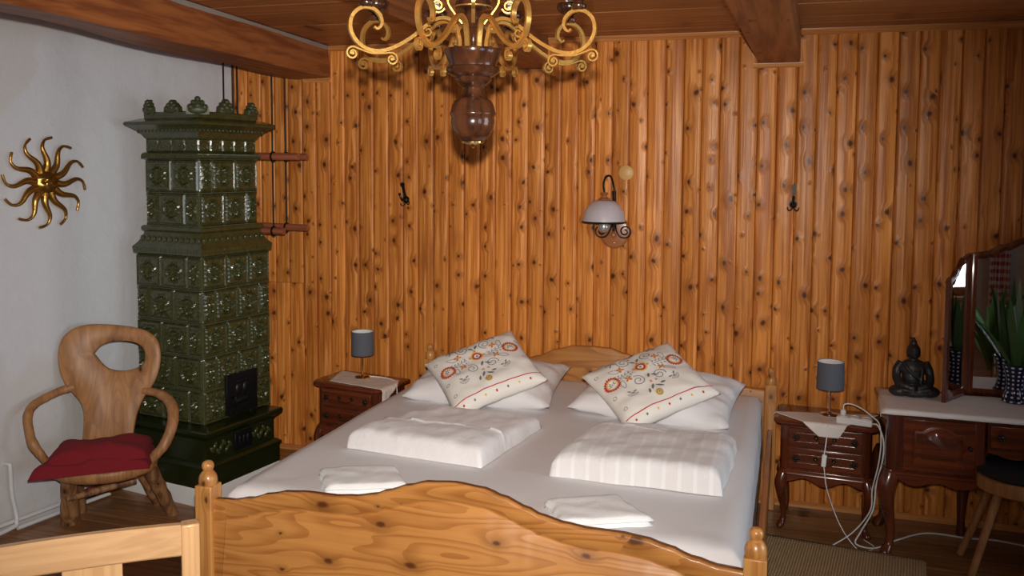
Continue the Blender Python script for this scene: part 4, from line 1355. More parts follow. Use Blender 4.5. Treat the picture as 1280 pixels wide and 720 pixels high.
# stool at the dressing table
st = thing('low_stool', 'pale wooden stool with black seat pad pushed up to the dressing table', 'stool', (1.01, 4.40, .0))
mb = MB(); mb.lathe([(0, .372), (.165, .372), (.185, .382), (.190, .405), (.188, .437), (.175, .445), (0, .445)], 40); mb.build('seat', M['stool_wood'], st)
mb = MB(); mb.lathe([(0, .445), (.178, .444), (.187, .453), (.184, .472), (.150, .480), (0, .478)], 40); mb.build('seat_pad', M['black_pad'], st)
for a, f in ((212, 1), (150, 1), (330, 1), (30, 1)):
    c, s_ = math.cos(R(a)), math.sin(R(a))
    mb = MB(); mb.tube([(.115 * c, .115 * s_, .378), (.245 * c, .235 * s_, .0)], [.019, .0155], 14); mb.build('leg', M['stool_wood'], st)

# ================================================================== THE TILED STOVE
SV = thing('tiled_stove', 'tall tiered stove of dark green relief tiles on a white plinth in the corner', 'stove', (-2.86, 3.886, 0), -WA)
def rect_ring(x0, x1, y0, y1, off, z):
    return [(x0 - off, y0 - off, z), (x1 + off, y0 - off, z), (x1 + off, y1 + off, z), (x0 - off, y1 + off, z)]
def stack(name, rect, prof, mat_, cap=True, angle=30):
    mb = MB(); mb.rings([rect_ring(*rect, off, z) for off, z in prof], cap=cap)
    return mb.build(name, mat_, SV, angle=angle)
BASE = (-.672, 0.0, 0.0, .555)
LOW = (-.555, -.078, .065, .568)
UPR = (-.499, -.113, .090, .516)
stack('plinth', BASE, [(.004, 0), (.004, .088), (0, .095)], M['white_wash'])
stack('base_skirt', BASE, [(0, .095), (.002, .10), (.002, .196), (.010, .204), (.010, .214), (-.006, .226), (-.018, .232)], M['glaze_plain'])
stack('base_panel', BASE, [(-.020, .230), (-.020, .352)], M['glaze_plain'])
stack('base_cornice', BASE, [(-.018, .350), (-.010, .362), (.004, .372), (.014, .384), (.016, .398), (.010, .406), (-.03, .412), (-.060, .416)], M['glaze_plain'])
stack('lower_core', LOW, [(-.004, .412), (-.004, 1.31)], M['grout'])
stack('waist_cornice', LOW, [(.0, 1.306), (.012, 1.312), (.014, 1.326), (.016, 1.346), (.008, 1.354), (-.006, 1.372), (-.020, 1.398), (-.030, 1.425), (-.026, 1.430), (-.018, 1.438), (-.017, 1.450), (-.024, 1.460), (-.06, 1.463)], M['glaze'])
stack('upper_core', UPR, [(-.004, 1.46), (-.004, 1.82)], M['grout'])
stack('upper_torus', UPR, [(0, 1.818), (.012, 1.822), (.018, 1.834), (.016, 1.846), (.004, 1.855), (-.006, 1.857)], M['glaze'])
stack('frieze_core', UPR, [(-.008, 1.855), (-.008, 1.932)], M['glaze'])
stack('top_cornice', UPR, [(-.004, 1.928), (.006, 1.940), (.012, 1.952), (.034, 1.972), (.060, 1.990), (.074, 1.998), (.078, 2.008), (.074, 2.016), (.050, 2.024), (.020, 2.034), (-.01, 2.040)], M['glaze'])
# dentils and egg mouldings
def row_on(rect, off, z, pitch, fn, name, mat_=None):
    x0, x1, y0, y1 = rect
    mb = MB()
    k = int((x1 - x0 + 2 * off) / pitch)
    for i in range(k): fn(mb, (x0 - off + (i + .5) * (x1 - x0 + 2 * off) / k, y0 - off, z), 0)
    k = int((y1 - y0 + 2 * off) / pitch)
    for i in range(k): fn(mb, (x1 + off, y0 - off + (i + .5) * (y1 - y0 + 2 * off) / k, z), 1)
    o = mb.build(name, mat_ or M['glaze'], SV)
    tag(o, kind='stuff')
    return o
row_on(LOW, .0145, 1.335, .022, lambda mb, p, s_: ell(mb, p, (.007, .005, .011) if not s_ else (.005, .007, .011), 8, 5), 'bead_row')
row_on(LOW, -.012, 1.388, .040, lambda mb, p, s_: ell(mb, p, (.014, .010, .020) if not s_ else (.010, .014, .020), 8, 6), 'leaf_row')
row_on(UPR, .016, 1.836, .014, lambda mb, p, s_: ell(mb, p, (.005, .006, .016) if not s_ else (.006, .005, .016), 6, 5, Matrix.Rotation(R(25), 4, 'Y' if not s_ else 'X')), 'rope_row')
row_on(UPR, .030, 1.972, .026, lambda mb, p, s_: ell(mb, p, (.009, .008, .014) if not s_ else (.008, .009, .014), 6, 5, Matrix.Rotation(R(25), 4, 'Y' if not s_ else 'X')), 'egg_row')

def relief(x, z):
    """height of the moulded tile face, x and z in -1..1"""
    ax, az = abs(x), abs(z)
    e = max(ax, az)
    if e > .97: return 0.0
    if e > .86: return .006
    if e > .80: return .0025
    h = 0.002
    r_ = math.hypot(x, z); a = math.atan2(z, x)
    if e > .68 :
        k = math.sin((x if az > ax else z) * 26)
        h = .005 + .0035 * max(0, k)
    elif r_ < .16: h = .012 - .02 * r_
    elif r_ < .24: h = .004
    elif r_ < .44: h = .0065 + .004 * math.cos(8 * a)
    elif r_ < .50: h = .002
    elif r_ < .62: h = .009
    else: h = .0035 + .003 * max(0, math.cos(4 * (a - PI / 4))) * 1.5
    return h
def tile_mesh(w, h, half=False):
    mb = MB()
    n = 26; nx = 14 if half else n
    mb.grid(nx, n, lambda u, v: ((u - .5) * (w - .003), -1.7 * relief(2 * u - 1, 2 * v - 1) - .001, (v - .5) * (h - .003)))
    return mb.mesh('tile', M['glaze'], angle=50, weld=False)
def lay(rect, z0, rows, rh, nfront, nside):
    x0, x1, y0, y1 = rect
    wf_, ws_ = (x1 - x0) / nfront, (y1 - y0) / nside
    meshes = {}
    def get(w, half):
        k = (round(w, 4), half)
        if k not in meshes: meshes[k] = tile_mesh(w, rh, half)
        return meshes[k]
    for r_ in range(rows):
        zc = z0 + (rows - 1 - r_ + .5) * rh
        for seq, unit, face in ((rows_front[nfront][r_ % 2], wf_, 0), (rows_side[nside][r_ % 2], ws_, 1)):
            p = 0.0
            for s_ in seq:
                w = s_ * unit
                me = get(w, s_ < .9)
                if face == 0: link_mesh('tile', me, SV, (x0 + p + w / 2, y0, zc))
                else: link_mesh('tile', me, SV, (x1, y0 + p + w / 2, zc), (0, 0, R(90)))
                p += w
rows_front = {2.5: ([1, 1, .5], [.5, 1, 1]), 2: ([1, 1], [.5, 1, .5])}
rows_side = {3: ([1, 1, 1], [.5, 1, 1, .5]), 2.5: ([.5, 1, 1], [1, 1, .5])}
lay(LOW, .414, 5, .1785, 2.5, 3)
lay(UPR, 1.462, 2, .178, 2, 2.5)
# frieze of little arched blocks
def frieze_mesh(w, h):
    mb = MB()
    def fn(u, v):
        x, z = 2 * u - 1, 2 * v - 1
        e = max(abs(x), abs(z))
        d = 0 if e > .95 else (.006 if e > .8 else .001)
        if e <= .8:
            r_ = math.hypot(x, z + .3)
            if .55 < r_ < .8: d = .006
            elif r_ < .3: d = .008
        return ((u - .5) * w, -d, (v - .5) * h)
    mb.grid(14, 14, fn)
    return mb.mesh('frieze_tile', M['glaze'], angle=50, weld=False)
x0, x1, y0, y1 = UPR
fm = frieze_mesh((x1 - x0) / 4 - .002, .068)
for i in range(4): link_mesh('frieze_tile', fm, SV, (x0 + (i + .5) * (x1 - x0) / 4, y0 + .004, 1.892))
fm = frieze_mesh((y1 - y0) / 5 - .002, .068)
for i in range(5): link_mesh('frieze_tile', fm, SV, (x1 - .004, y0 + (i + .5) * (y1 - y0) / 5, 1.892), (0, 0, R(90)))
# crest: palmettes and corner acroteria
def palmette(w, h, face, pos, name='crest_palmette'):
    mb = MB()
    base = [(-w / 2, 0), (w / 2, 0), (w / 2, h * .22), (w * .40, h * .34)]
    o = [(-w / 2, 0), (w / 2, 0), (w * .5, h * .25)]
    for cx, cz, r_, a0, a1 in ((w * .33, h * .38, w * .15, -20, 130), (w * .19, h * .62, w * .13, -10, 130), (0, h * .80, w * .15, -10, 190), (-w * .19, h * .62, w * .13, 50, 190), (-w * .33, h * .38, w * .15, 50, 200)):
        for i in range(6): o.append((cx + r_ * math.cos(R(a0 + (a1 - a0) * i / 5)), cz + r_ * math.sin(R(a0 + (a1 - a0) * i / 5))))
    o.append((-w / 2, h * .25))
    mb.prism(o, (1, 0, 0), (0, 0, 1), -.012, .012)
    ell(mb, (0, -.006, h * .25), (w * .46, .020, h * .26), 14, 8)
    for cx, cz, r_ in ((0, h * .80, w * .14), (w * .30, h * .38, w * .15), (-w * .30, h * .38, w * .15), (0, h * .45, w * .17), (w * .18, h * .62, w * .12), (-w * .18, h * .62, w * .12)):
        ell(mb, (cx, -.008, cz), (r_, .019, r_), 12, 8)
    o_ = mb.build(name, M['glaze_crest'], SV, angle=35)
    o_.location = pos; o_.rotation_euler = (0, 0, R(90) if face else 0)
    return o_
zc = 2.036
stack('crest_rail', UPR, [(-.004, 2.030), (.004, 2.036), (.002, 2.066), (-.004, 2.070), (-.03, 2.070)], M['glaze'])
palmette(.115, .075, 0, ((x0 + x1) / 2, y0 + .016, zc + .020))
palmette(.115, .090, 1, (x1 - .016, (y0 + y1) / 2, zc + .020))
for xx, yy, rz, k in ((x1 - .012, y0 + .012, 45, 1.0), (x0 + .018, y0 + .016, -20, .9), (x1 - .016, y1 - .02, 100, .9)):
    p = palmette(.115 * k, .098 * k, 0, (xx, yy, zc + .016), 'crest_corner')
    p.rotation_euler = (0, 0, R(rz))
# fire door and ash door on the side that faces the bed
fd = MB(); fd.box(LOW[1] + .008, LOW[1] + .026, .205, .430, .432, .655)
d = fd.build('fire_door', M['door_iron'], SV, bevel=.004)
mb = MB()
for a, b2, c, e in ((.205, .430, .640, .655), (.205, .430, .432, .447), (.205, .220, .447, .640), (.415, .430, .447, .640)): mb.box(LOW[1] + .026, LOW[1] + .034, a, b2, c, e)
for cy_, cz_, ry, rz_ in ((.29, .565, .020, .034), (.345, .565, .020, .034), (.318, .50, .055, .018), (.318, .61, .04, .008)):
    ell(mb, (LOW[1] + .026, cy_, cz_), (.010, ry, rz_), 12, 8)
mb.build('door_relief', M['door_iron'], d)
mb = MB(); mb.tube(catmull([(LOW[1] + .034, .235, .53), (LOW[1] + .055, .235, .535), (LOW[1] + .058, .235, .50), (LOW[1] + .05, .236, .485)], 4), .006, 8)
mb.build('latch', M['iron'], d)
mb = MB(); mb.box(-.022, -.006, .215, .345, .245, .342); d = mb.build('ash_door', M['door_iron'], SV, bevel=.003)
mb = MB()
for yy in (.25, .28, .31): ell(mb, (-.006, yy, .293), (.006, .010, .03), 10, 6)
mb.build('door_relief', M['door_iron'], d)
for ya, yb in ((.05, .20), (.36, .50)):      # leaf scrolls beside the ash door
    mb = MB()
    for k in range(7):
        yy = ya + (yb - ya) * (k + .5) / 7
        ell(mb, (-.020, yy, .293 + .022 * math.sin(k * 2.1)), (.009, .012, .022), 10, 6, Matrix.Rotation(R(35 * (-1) ** k), 4, 'X'))
    mb.build('scroll_relief', M['glaze'], SV)

# drying rack hanging behind the stove
rk = thing('drying_rack', 'hanging drying rack of wooden poles on black ropes behind the green stove', 'drying rack', (-2.95, 4.66, 0))
for yy, zz in ((-.08, 1.838), (.07, 1.838), (-.08, 1.404), (.07, 1.416)):
    x1_ = {(-.08, 1.404): .135}.get((yy, zz), .235 if yy < 0 else .205)
    mb = MB(); mb.tube([(-.40, yy, zz), (-.1, yy + .004, zz + .003), (x1_, yy, zz)], [.021, .022, .0205], 14)
    mb.build('pole', M['pole_wood'], rk)
for xx, yy in ((.068, -.08), (.062, .07), (-.255, -.08), (-.265, .07)):
    mb = MB(); mb.tube([(xx - .006, yy, CZ), (xx - .003, yy - .001, 2.0), (xx, yy, 1.38)], .0052, 8)
    for zz in (1.838, 1.404 if yy < 0 else 1.416):
        mb.tube([(xx, yy + .0265 * math.cos(R(30 * k)), zz + .0265 * math.sin(R(30 * k))) for k in range(12)], .0058, 7, closed=True)
    mb.build('rope', M['iron'], rk)

# ================================================================== LEFT CORNER: sun, chair, pipes
sunP = pl((4.9 - 3.585) / math.cos(WA), .012, 1.697)
sun = thing('sun_ornament', 'gilded sun face with twelve wavy rays on the white wall', 'wall ornament', sunP, PI / 2 - WA)
# local frame: x along the wall to the right, -y into the room, z up
mb = MB()
def face(u, v):
    a, b2 = (u - .5) * PI, (v - .5) * PI
    x, z = .062 * math.sin(a) * math.cos(b2), .066 * math.sin(b2)
    y = -.034 * math.cos(a) * math.cos(b2) - .006
    nx, nz = x / .062, z / .066
    nose = .020 * math.exp(-(nx / .16) ** 2) * math.exp(-((nz + .02) / .28) ** 2) * (1.2 - nz)
    brow = .006 * math.exp(-((nz - .30) / .10) ** 2) * math.exp(-((abs(nx) - .35) / .25) ** 2)
    eye = -.008 * math.exp(-((nz - .12) / .10) ** 2) * math.exp(-((abs(nx) - .36) / .14) ** 2)
    lips = .005 * math.exp(-((nz + .45) / .09) ** 2) * math.exp(-(nx / .28) ** 2)
    cheek = .006 * math.exp(-((nz + .22) / .2) ** 2) * math.exp(-((abs(nx) - .45) / .2) ** 2)
    return (x, y - nose - brow - eye - lips - cheek, z)
mb.grid(36, 36, face)
mb.build('face', M['sun_gold'], sun)
mb = MB(); mb.lathe([(0, -.004), (.066, -.004), (.070, .004), (.062, .014), (0, .016)], 32, mat=Matrix.Rotation(R(90), 4, 'X')); mb.build('face_rim', M['sun_gold'], sun)
for k in range(12):
    a0 = R(90 - 30 * k)
    pts, rad = [], []
    for i in range(25):
        t = i / 24
        r_ = .055 + .175 * t
        wob = .020 * math.sin(t * 6.6 + .3) * (.35 + .65 * t) * (1 if k % 2 else 1)
        if t > .86: wob += .030 * ((t - .86) / .14) ** 2; r_ -= .006 * ((t - .86) / .14) ** 2
        pts.append((r_ * math.cos(a0) + wob * math.sin(a0), -.012 - .006 * math.sin(PI * t), r_ * math.sin(a0) - wob * math.cos(a0)))
        rad.append(.0150 * (1 - t) ** .9 + .0048 + (.0022 if t > .93 else 0))
    mb = MB(); mb.tube(pts, rad, 10, flat=1.0)
    mb.build('ray', M['sun_gold'], sun)

# heating pipes along the foot of the white wall
pp = thing('heating_pipes', 'white heating pipes along the foot of the white wall', 'pipe', (0, 0, 0))
mb = MB(); mb.tube(catmull([pl(1.80, .03, 2.2 * 0 + .75), pl(1.80, .035, .70), pl(1.795, .035, .30), pl(1.78, .035, .075), pl(1.72, .035, .052), pl(1.2, .035, .050), pl(.92, .035, .048)], 8), .0105, 10); mb.build('pipe', M['white_paint'], pp)
mb = MB(); mb.tube(catmull([pl(1.575, -.02, .330), pl(1.573, .025, .335), pl(1.572, .038, .318), pl(1.570, .040, .20), pl(1.555, .042, .10), pl(1.56, .055, .055), pl(1.60, .060, .030), pl(1.9, .060, .020), pl(2.6, .060, .020)], 8), .0105, 10); mb.build('pipe', M['white_paint'], pp)
mb = MB(); mb.tube([pl(1.56, .060, .020), pl(1.2, .060, .020), pl(1.03, .060, .018)], .0105, 10); mb.build('pipe', M['white_paint'], pp)
for t, out, z in ((1.03, .060, .020), (1.16, .045, .050)):
    mb = MB()
    c = pl(t, out, z); e = pl(t - .05, out + .012, z + .036)
    mb.tube([c, c + Vector((0, 0, .03))], .012, 10); mb.tube([c + Vector((0, 0, .03)), e, pl(t - .10, out + .012, z + .034)], .0085, 8)
    mb.build('valve', M['red_paint'], pp)

# rustic armchair
RC = thing('rustic_armchair', 'rustic wooden armchair with branch arms and a pierced back beside the stove', 'chair', (-3.205, 3.55, 0), R(30.4))
# local frame: x to the sitter's left as seen (image right), -y towards the room, z up
FIX = Vector((-3.205, 3.55, 0))
RX, RYv = Vector((math.cos(R(30.4)), math.sin(R(30.4)), 0)), Vector((-math.sin(R(30.4)), math.cos(R(30.4)), 0))
def loc2(x, y, z):
    d = Vector((x, y, 0)) - FIX
    return Vector((d.dot(RX), d.dot(RYv), z))
# seat slab with a live edge
mb = MB()
n = 40
def seat_r(a): return (.245 + .010 * noise.noise(Vector((math.cos(a) * 2, math.sin(a) * 2, 3)))) * (1 if True else 1)
rs = []
for z, k in ((.262, .80), (.268, .90), (.285, .985), (.305, 1.0), (.320, .985), (.326, .95)):
    rs.append([(seat_r(2 * PI * j / n) * k * math.cos(2 * PI * j / n), .80 * seat_r(2 * PI * j / n) * k * math.sin(2 * PI * j / n) + .01, z + .010 * math.cos(2 * PI * j / n) * 0) for j in range(n)])
mb.rings(rs)
mb.build('seat', M['rustic'], RC, angle=50)
# back: one plank, waisted, with an eye-shaped opening; leaning back
bo_ = [(.102, .31), (.108, .40), (.118, .47), (.133, .53), (.160, .59), (.196, .64), (.224, .70), (.238, .77), (.236, .83), (.215, .885), (.165, .922), (.09, .942), (0, .955),
       (-.08, .962), (-.15, .958), (-.205, .935), (-.240, .890), (-.252, .82), (-.242, .74), (-.214, .67), (-.178, .62), (-.148, .58), (-.132, .53), (-.130, .47), (-.133, .40), (-.132, .31)]
ho_ = [(-.088, .815), (-.050, .856), (.02, .872), (.09, .868), (.140, .845), (.160, .80), (.150, .755), (.10, .728), (.04, .722), (-.015, .735), (-.05, .765), (-.072, .795)]
def resample(P, n):
    P = catmull([(a, 0, b2) for a, b2 in P + P[:1]], 10)
    L_ = [0]
    for a, b2 in zip(P, P[1:]): L_.append(L_[-1] + (b2 - a).length)
    out_ = []
    for i in range(n):
        t = L_[-1] * i / n
        k = max(j for j in range(len(L_)) if L_[j] <= t + 1e-9); k = min(k, len(P) - 2)
        f = (t - L_[k]) / max(1e-9, L_[k + 1] - L_[k])
        q = P[k].lerp(P[k + 1], f); out_.append((q.x, q.z))
    return out_
ou = resample(bo_, 96)
hc = (.035, .80)
ang_o = [math.atan2(z - hc[1], x - hc[0]) for x, z in ou]
hr = resample(ho_, 240)
hole = []
for a in ang_o:
    hole.append(min(hr, key=lambda p: abs((math.atan2(p[1] - hc[1], p[0] - hc[0]) - a + PI) % (2 * PI) - PI)))
def bk(p, d):
    x, z = p
    lean = .16 + (z - .31) * .20 - .10 * (x * x) / .06 * .35
    return (x, lean + d, z)
def shrink(P, c, k): return [((x - c[0]) * k + c[0], (z - c[1]) * k + c[1]) for x, z in P]
mb = MB()
th = .030
mid_o, mid_h = ou, hole
mb.rings([[bk(p, -th / 2) for p in shrink(hole, hc, 1.10)], [bk(p, -th / 2) for p in [((a[0] + b2[0]) / 2, (a[1] + b2[1]) / 2) for a, b2 in zip(hole, ou)]], [bk(p, -th / 2) for p in shrink(ou, (-.005, .66), .955)], [bk(p, -th * .2) for p in ou], [bk(p, th * .25) for p in ou],
          [bk(p, th / 2) for p in shrink(ou, (-.005, .66), .965)], [bk(p, th / 2) for p in shrink(hole, hc, 1.10)], [bk(p, th * .2) for p in hole], [bk(p, -th * .2) for p in hole]], cap=False, loop=True)
mb.build('backrest', M['rustic'], RC, angle=70)
# branch arms
def arm(pts, rad, nm='arm'):
    cp = catmull(pts, 6)
    rr = []
    for i in range(len(cp)):
        f = i / 6; a = min(int(f), len(rad) - 2); rr.append((rad[a] + (rad[a + 1] - rad[a]) * (f - a)) * (1 + .10 * noise.noise(Vector((i * .6, len(pts), 2)))))
    mb = MB(); mb.tube(cp, rr, 12); mb.build(nm, M['rustic'], RC)
arm([(-.185, .215, .655), (-.25, .17, .640), (-.320, .06, .615), (-.335, -.01, .575), (-.315, -.06, .50), (-.292, -.085, .45), (-.255, -.075, .385), (-.225, -.05, .318)], [.022, .021, .021, .022, .021, .024, .019, .019])
arm([(.155, .205, .620), (.22, .18, .612), (.285, .12, .588), (.318, .05, .545), (.318, -.005, .48), (.285, -.045, .40), (.235, -.05, .345), (.205, -.045, .312)], [.020, .022, .027, .029, .027, .026, .024, .022])
# log legs
def log_leg(top, foot, r0, r1):
    pts = [Vector(top).lerp(Vector(foot), i / 8) + Vector((.006 * noise.noise(Vector((i, top[0] * 9, 1))), .006 * noise.noise(Vector((i, 3, top[1] * 9))), 0)) for i in range(9)]
    pts[0] = Vector(top); pts[-1] = Vector(foot)
    mb = MB(); mb.tube(pts, [(r0 + (r1 - r0) * i / 8) * (1 + .14 * noise.noise(Vector((i * .9, foot[0] * 7, 5)))) for i in range(9)], 12)
    mb.build('leg', M['rustic_log'], RC)
log_leg((-.150, -.06, .285), loc2(-3.400, 3.528, 0), .036, .047)
log_leg((.215, -.03, .285), loc2(-2.985, 3.775, 0), .038, .030)
log_leg((.125, .11, .285), loc2(-3.185, 3.870, 0) + Vector((.03, -.01, 0)), .030, .027)
log_leg((-.16, .12, .285), loc2(-3.45, 3.655, 0), .028, .026)
mb = MB(); mb.tube([(-.165, -.05, .165), (-.02, .04, .172), (.128, .10, .185)], [.016, .018, .015], 10); mb.build('stretcher', M['rustic_log'], RC)

# crimson blanket folded on the seat
q = [(-.285, -.235), (.235, -.155), (.225, .125), (-.235, .105)]
q = [tuple((FIX + RX * a + RYv * b2)[:2]) for a, b2 in q]
root = thing('folded_blanket', 'crimson fleece blanket folded on the seat of the rustic armchair', 'blanket', (*(sum((Vector(a) for a in q), Vector((0, 0))) / 4), .327))
o = soft_slab('blanket_fold', q, 0, .062, M['red_cloth'], None, None, None, 31, p=7, wr=.020, freq=5, n=36); o.parent = root; o.location = (0, 0, 0)
q2 = [tuple(Vector(a) + (Vector(b2) - Vector(a)) * f) for a, b2, f in ((q[0], q[2], .13), (q[1], q[3], .02), (q[2], q[0], .02), (q[3], q[1], .06))]
o = soft_slab('blanket_fold', q2, 0, .062, M['red_cloth'], None, None, None, 37, p=6, wr=.022, freq=5, n=36); o.parent = root
c2 = sum((Vector(a) for a in q2), Vector((0, 0))) / 4 - Vector(root.location[:2])
o.location = (c2.x, c2.y, .048)

# ================================================================== FOREGROUND CHAIR
fa, fb = Vector((-1.800, 1.405, 0)), Vector((-1.362, 1.783, 0))
fc = thing('dining_chair', 'pale beech chair seen from close by, only its back rail and post in view', 'chair', (*((fa + fb) / 2)[:2], 0), math.atan2(fb.y - fa.y, fb.x - fa.x))
hw = (fb - fa).length / 2
# local frame: x along the rail, +y away from the camera side
def railpt(x, z, d):
    return (x, -.030 * (1 - (x / hw) ** 2) * 1.0 + d, z)
mb = MB()
rs = []
for i in range(25):
    x = -hw + .021 + (2 * hw - .042) * i / 24
    zt = .930 + .022 * (1 - (x / hw) ** 2) + .006
    zb = .861 + .020 * (1 - (x / hw) ** 2)
    rs.append([railpt(x, zb, -.011), railpt(x, zb + .004, -.014), railpt(x, zt - .006, -.014), railpt(x, zt, -.009), railpt(x, zt, .008), railpt(x, zt - .006, .013), railpt(x, zb, .012)])
mb.rings(rs); mb.build('top_rail', M['beech'], fc, angle=35)
for sx in (-1, 1):
    mb = MB(); mb.rings([[(sx * (hw - .0) + a, b2 + y, z) for a, b2 in ((-.021, -.018), (.021, -.018), (.021, .020), (-.021, .020))] for z, y in ((0, .10), (.25, .04), (.44, .0), (.70, -.005), (.938, 0))])
    mb.build('rear_post', M['beech_z'], fc, bevel=.004)
for x, w in ((.076, .063),):
    mb = MB(); mb.rings([[railpt(x + a, z, b2) for a, b2 in ((-w, -.006), (w, -.006), (w, .006), (-w, .006))] for z in (.42, .60, .885)])
    mb.build('back_splat', M['beech_z'], fc, bevel=.003)
mb = MB(); mb.box(-hw - .01, hw + .01, -.43, .0, .42, .455); mb.build('seat', M['beech'], fc, bevel=.008)
for sx in (-1, 1):
    mb = MB(); mb.rings([[(sx * (hw - .02) + a, -.40 + b2, z) for a, b2 in ((-k, -k), (k, -k), (k, k), (-k, k))] for z, k in ((0, .014), (.42, .021))]); mb.build('front_leg', M['beech_z'], fc, bevel=.003)
mb = MB(); mb.box(-hw + .02, hw - .02, -.41, -.385, .36, .42); mb.box(-hw + .02, hw - .02, -.02, .0, .36, .42); mb.build('seat_frame', M['beech'], fc, bevel=.002)

# ================================================================== CHANDELIER
CHX, CHY = -.855, 2.375
ch = thing('chandelier', 'gilt eight-armed scroll chandelier on a dark turned wooden body', 'chandelier', (CHX, CHY, 0), 0)
ZB = 2.121          # rim of the wooden bowl
s_ = .00068
def zz(y): return ZB + (205 - y) * s_
mb = MB()
prof = [(0, 582), (40, 580), (50, 575), (70, 555), (84, 530), (90, 500), (88, 480), (95, 471), (95, 464), (91, 455), (85, 430), (77, 415), (60, 402), (48, 390), (40, 375), (40, 362), (54, 350), (72, 335), (76, 326), (72, 318),
        (86, 314), (106, 300), (111, 290), (107, 281), (96, 274), (98, 262), (106, 246), (112, 226), (117, 212), (115, 205), (100, 203), (0, 203)]
mb.lathe([(r_ * s_, zz(y)) for r_, y in prof], 40)
mb.build('turned_body', M['turned'], ch, angle=45)
mb = MB(); mb.lathe([(0, zz(608)), (4 * s_, zz(606)), (9 * s_, zz(601)), (12 * s_, zz(594)), (30 * s_, zz(590)), (45 * s_, zz(586)), (46 * s_, zz(580)), (40 * s_, zz(578)), (0, zz(578))], 24)
mb.build('brass_finial', M['brass'], ch)
mb = MB()
prof = [(0, 203), (18, 202), (16, 190), (16, 150), (26, 132), (28, 126), (24, 120), (30, 112), (43, 90), (45, 72), (38, 58), (34, 52), (50, 47), (74, 40), (76, 34), (70, 10), (62, -40), (58, -90), (64, -130), (70, -150), (60, -165), (36, -180), (30, -230), (48, -260), (50, -280), (30, -300), (14, -320), (14, -420), (0, -422)]
mb.lathe([(r_ * s_, zz(y)) for r_, y in prof], 36)
mb.build('turned_column', M['turned'], ch, angle=45)
for y0_, y1_, r_ in ((38, 33, 77), (8, 3, 71), (-150, -156, 71)):
    mb = MB(); mb.lathe([(r_ * s_ - .002, zz(y0_)), (r_ * s_ + .0012, zz(y0_)), (r_ * s_ + .0012, zz(y1_)), (r_ * s_ - .002, zz(y1_))], 36)
    mb.build('gilt_band', M['gilt'], ch)
mb = MB(); mb.tube([(0, 0, zz(-415)), (0, 0, CZ)], .007, 10); mb.lathe([(0, CZ - .03), (.02, CZ - .03), (.05, CZ - .008), (.055, CZ), (0, CZ)], 24)
mb.build('ceiling_rod', M['iron'], ch)

# one arm in its own (r, z) plane
A_PTS = [(.040, ZB - .004), (.043, ZB + .030), (.056, ZB + .066), (.082, ZB + .080), (.112, ZB + .074), (.146, ZB + .050), (.180, ZB + .022), (.222, ZB - .004), (.262, ZB - .019), (.300, ZB - .018), (.332, ZB + .002), (.348, ZB + .034), (.343, ZB + .068), (.318, ZB + .090), (.288, ZB + .090), (.267, ZB + .072), (.264, ZB + .050), (.275, ZB + .038), (.284, ZB + .043)]
ap = [(p.x, p.z) for p in catmull([(a, 0, b2) for a, b2 in A_PTS], 4)]
def curl2(c, r_, a0, turns, n=18):
    return [(c[0] + r_ * (1 - .72 * i / n) * math.cos(R(a0 + turns * 360 * i / n)), c[1] + r_ * (1 - .72 * i / n) * math.sin(R(a0 + turns * 360 * i / n))) for i in range(n + 1)]
under = []
c1, c2 = (.236, ZB - .040), (.343, ZB - .030)
under += curl2(c1, .0175, 75, 1.35)[::-1]
under += [(p.x, p.z) for p in catmull([(.236 + .0175 * math.cos(R(75)), 0, ZB - .040 + .0175 * math.sin(R(75))), (.262, 0, ZB - .026), (.292, 0, ZB - .027), (.318, 0, ZB - .020), (.343 + .0175 * math.cos(R(105)), 0, ZB - .030 + .0175 * math.sin(R(105)))], 5)][1:-1]
under += curl2(c2, .0175, 105, -1.35)
flower_ = [(.150, ZB + .048), (.160, ZB + .062)]
def arm_at(az):
    mt = Matrix.Rotation(R(az), 4, 'Z')
    k = len(ap)
    mb = MB(); mb.ribbon(ap, [.0095 if i < k - 14 else .0095 - .0045 * (i - k + 14) / 14 for i in range(k)], .013, mt)
    a = mb.build('arm', M['gilt'], ch, angle=40)
    mb = MB(); mb.ribbon(under, .0042, .011, mt)
    for c in (c1, c2): mb.tube([mt @ Vector((c[0], -.0065, c[1])), mt @ Vector((c[0], .0065, c[1]))], .0045, 8)
    mb.build('double_scroll', M['gilt'], a, angle=40)
    # strap at the elbow
    mb = MB()
    mb.ribbon(curl2((.135, ZB + .040), .017, 120, -1.3), .004, .010, mt)
    mb.build('elbow_curl', M['gilt'], a, angle=40)
    # wooden cup, drip pan, candle sleeve
    c = mt @ Vector((.303, 0, 0))
    mb = MB(); mb.lathe([(0, ZB + .092), (.016, ZB + .092), (.021, ZB + .098), (.021, ZB + .106), (.013, ZB + .110), (.012, ZB + .114), (.030, ZB + .124), (.036, ZB + .134), (.037, ZB + .146), (.034, ZB + .150), (.012, ZB + .150), (0, ZB + .150)], 22, (c.x, c.y, 0))
    mb.build('candle_cup', M['turned'], a, angle=45)
    mb = MB(); mb.lathe([(0, ZB + .150), (.012, ZB + .150), (.012, ZB + .215), (0, ZB + .216)], 16, (c.x, c.y, 0))
    mb.build('candle_sleeve', M['candle'], a)
    mb = MB(); mb.lathe([(0, ZB + .216), (.010, ZB + .216), (.016, ZB + .235), (.015, ZB + .250), (.006, ZB + .278), (0, ZB + .286)], 14, (c.x, c.y, 0))
    mb.build('bulb', M['milk_glass'], a)
VA = math.degrees(math.atan2(CHY, CHX))
for k in range(8): arm_at(VA + 22.5 + 45 * k)
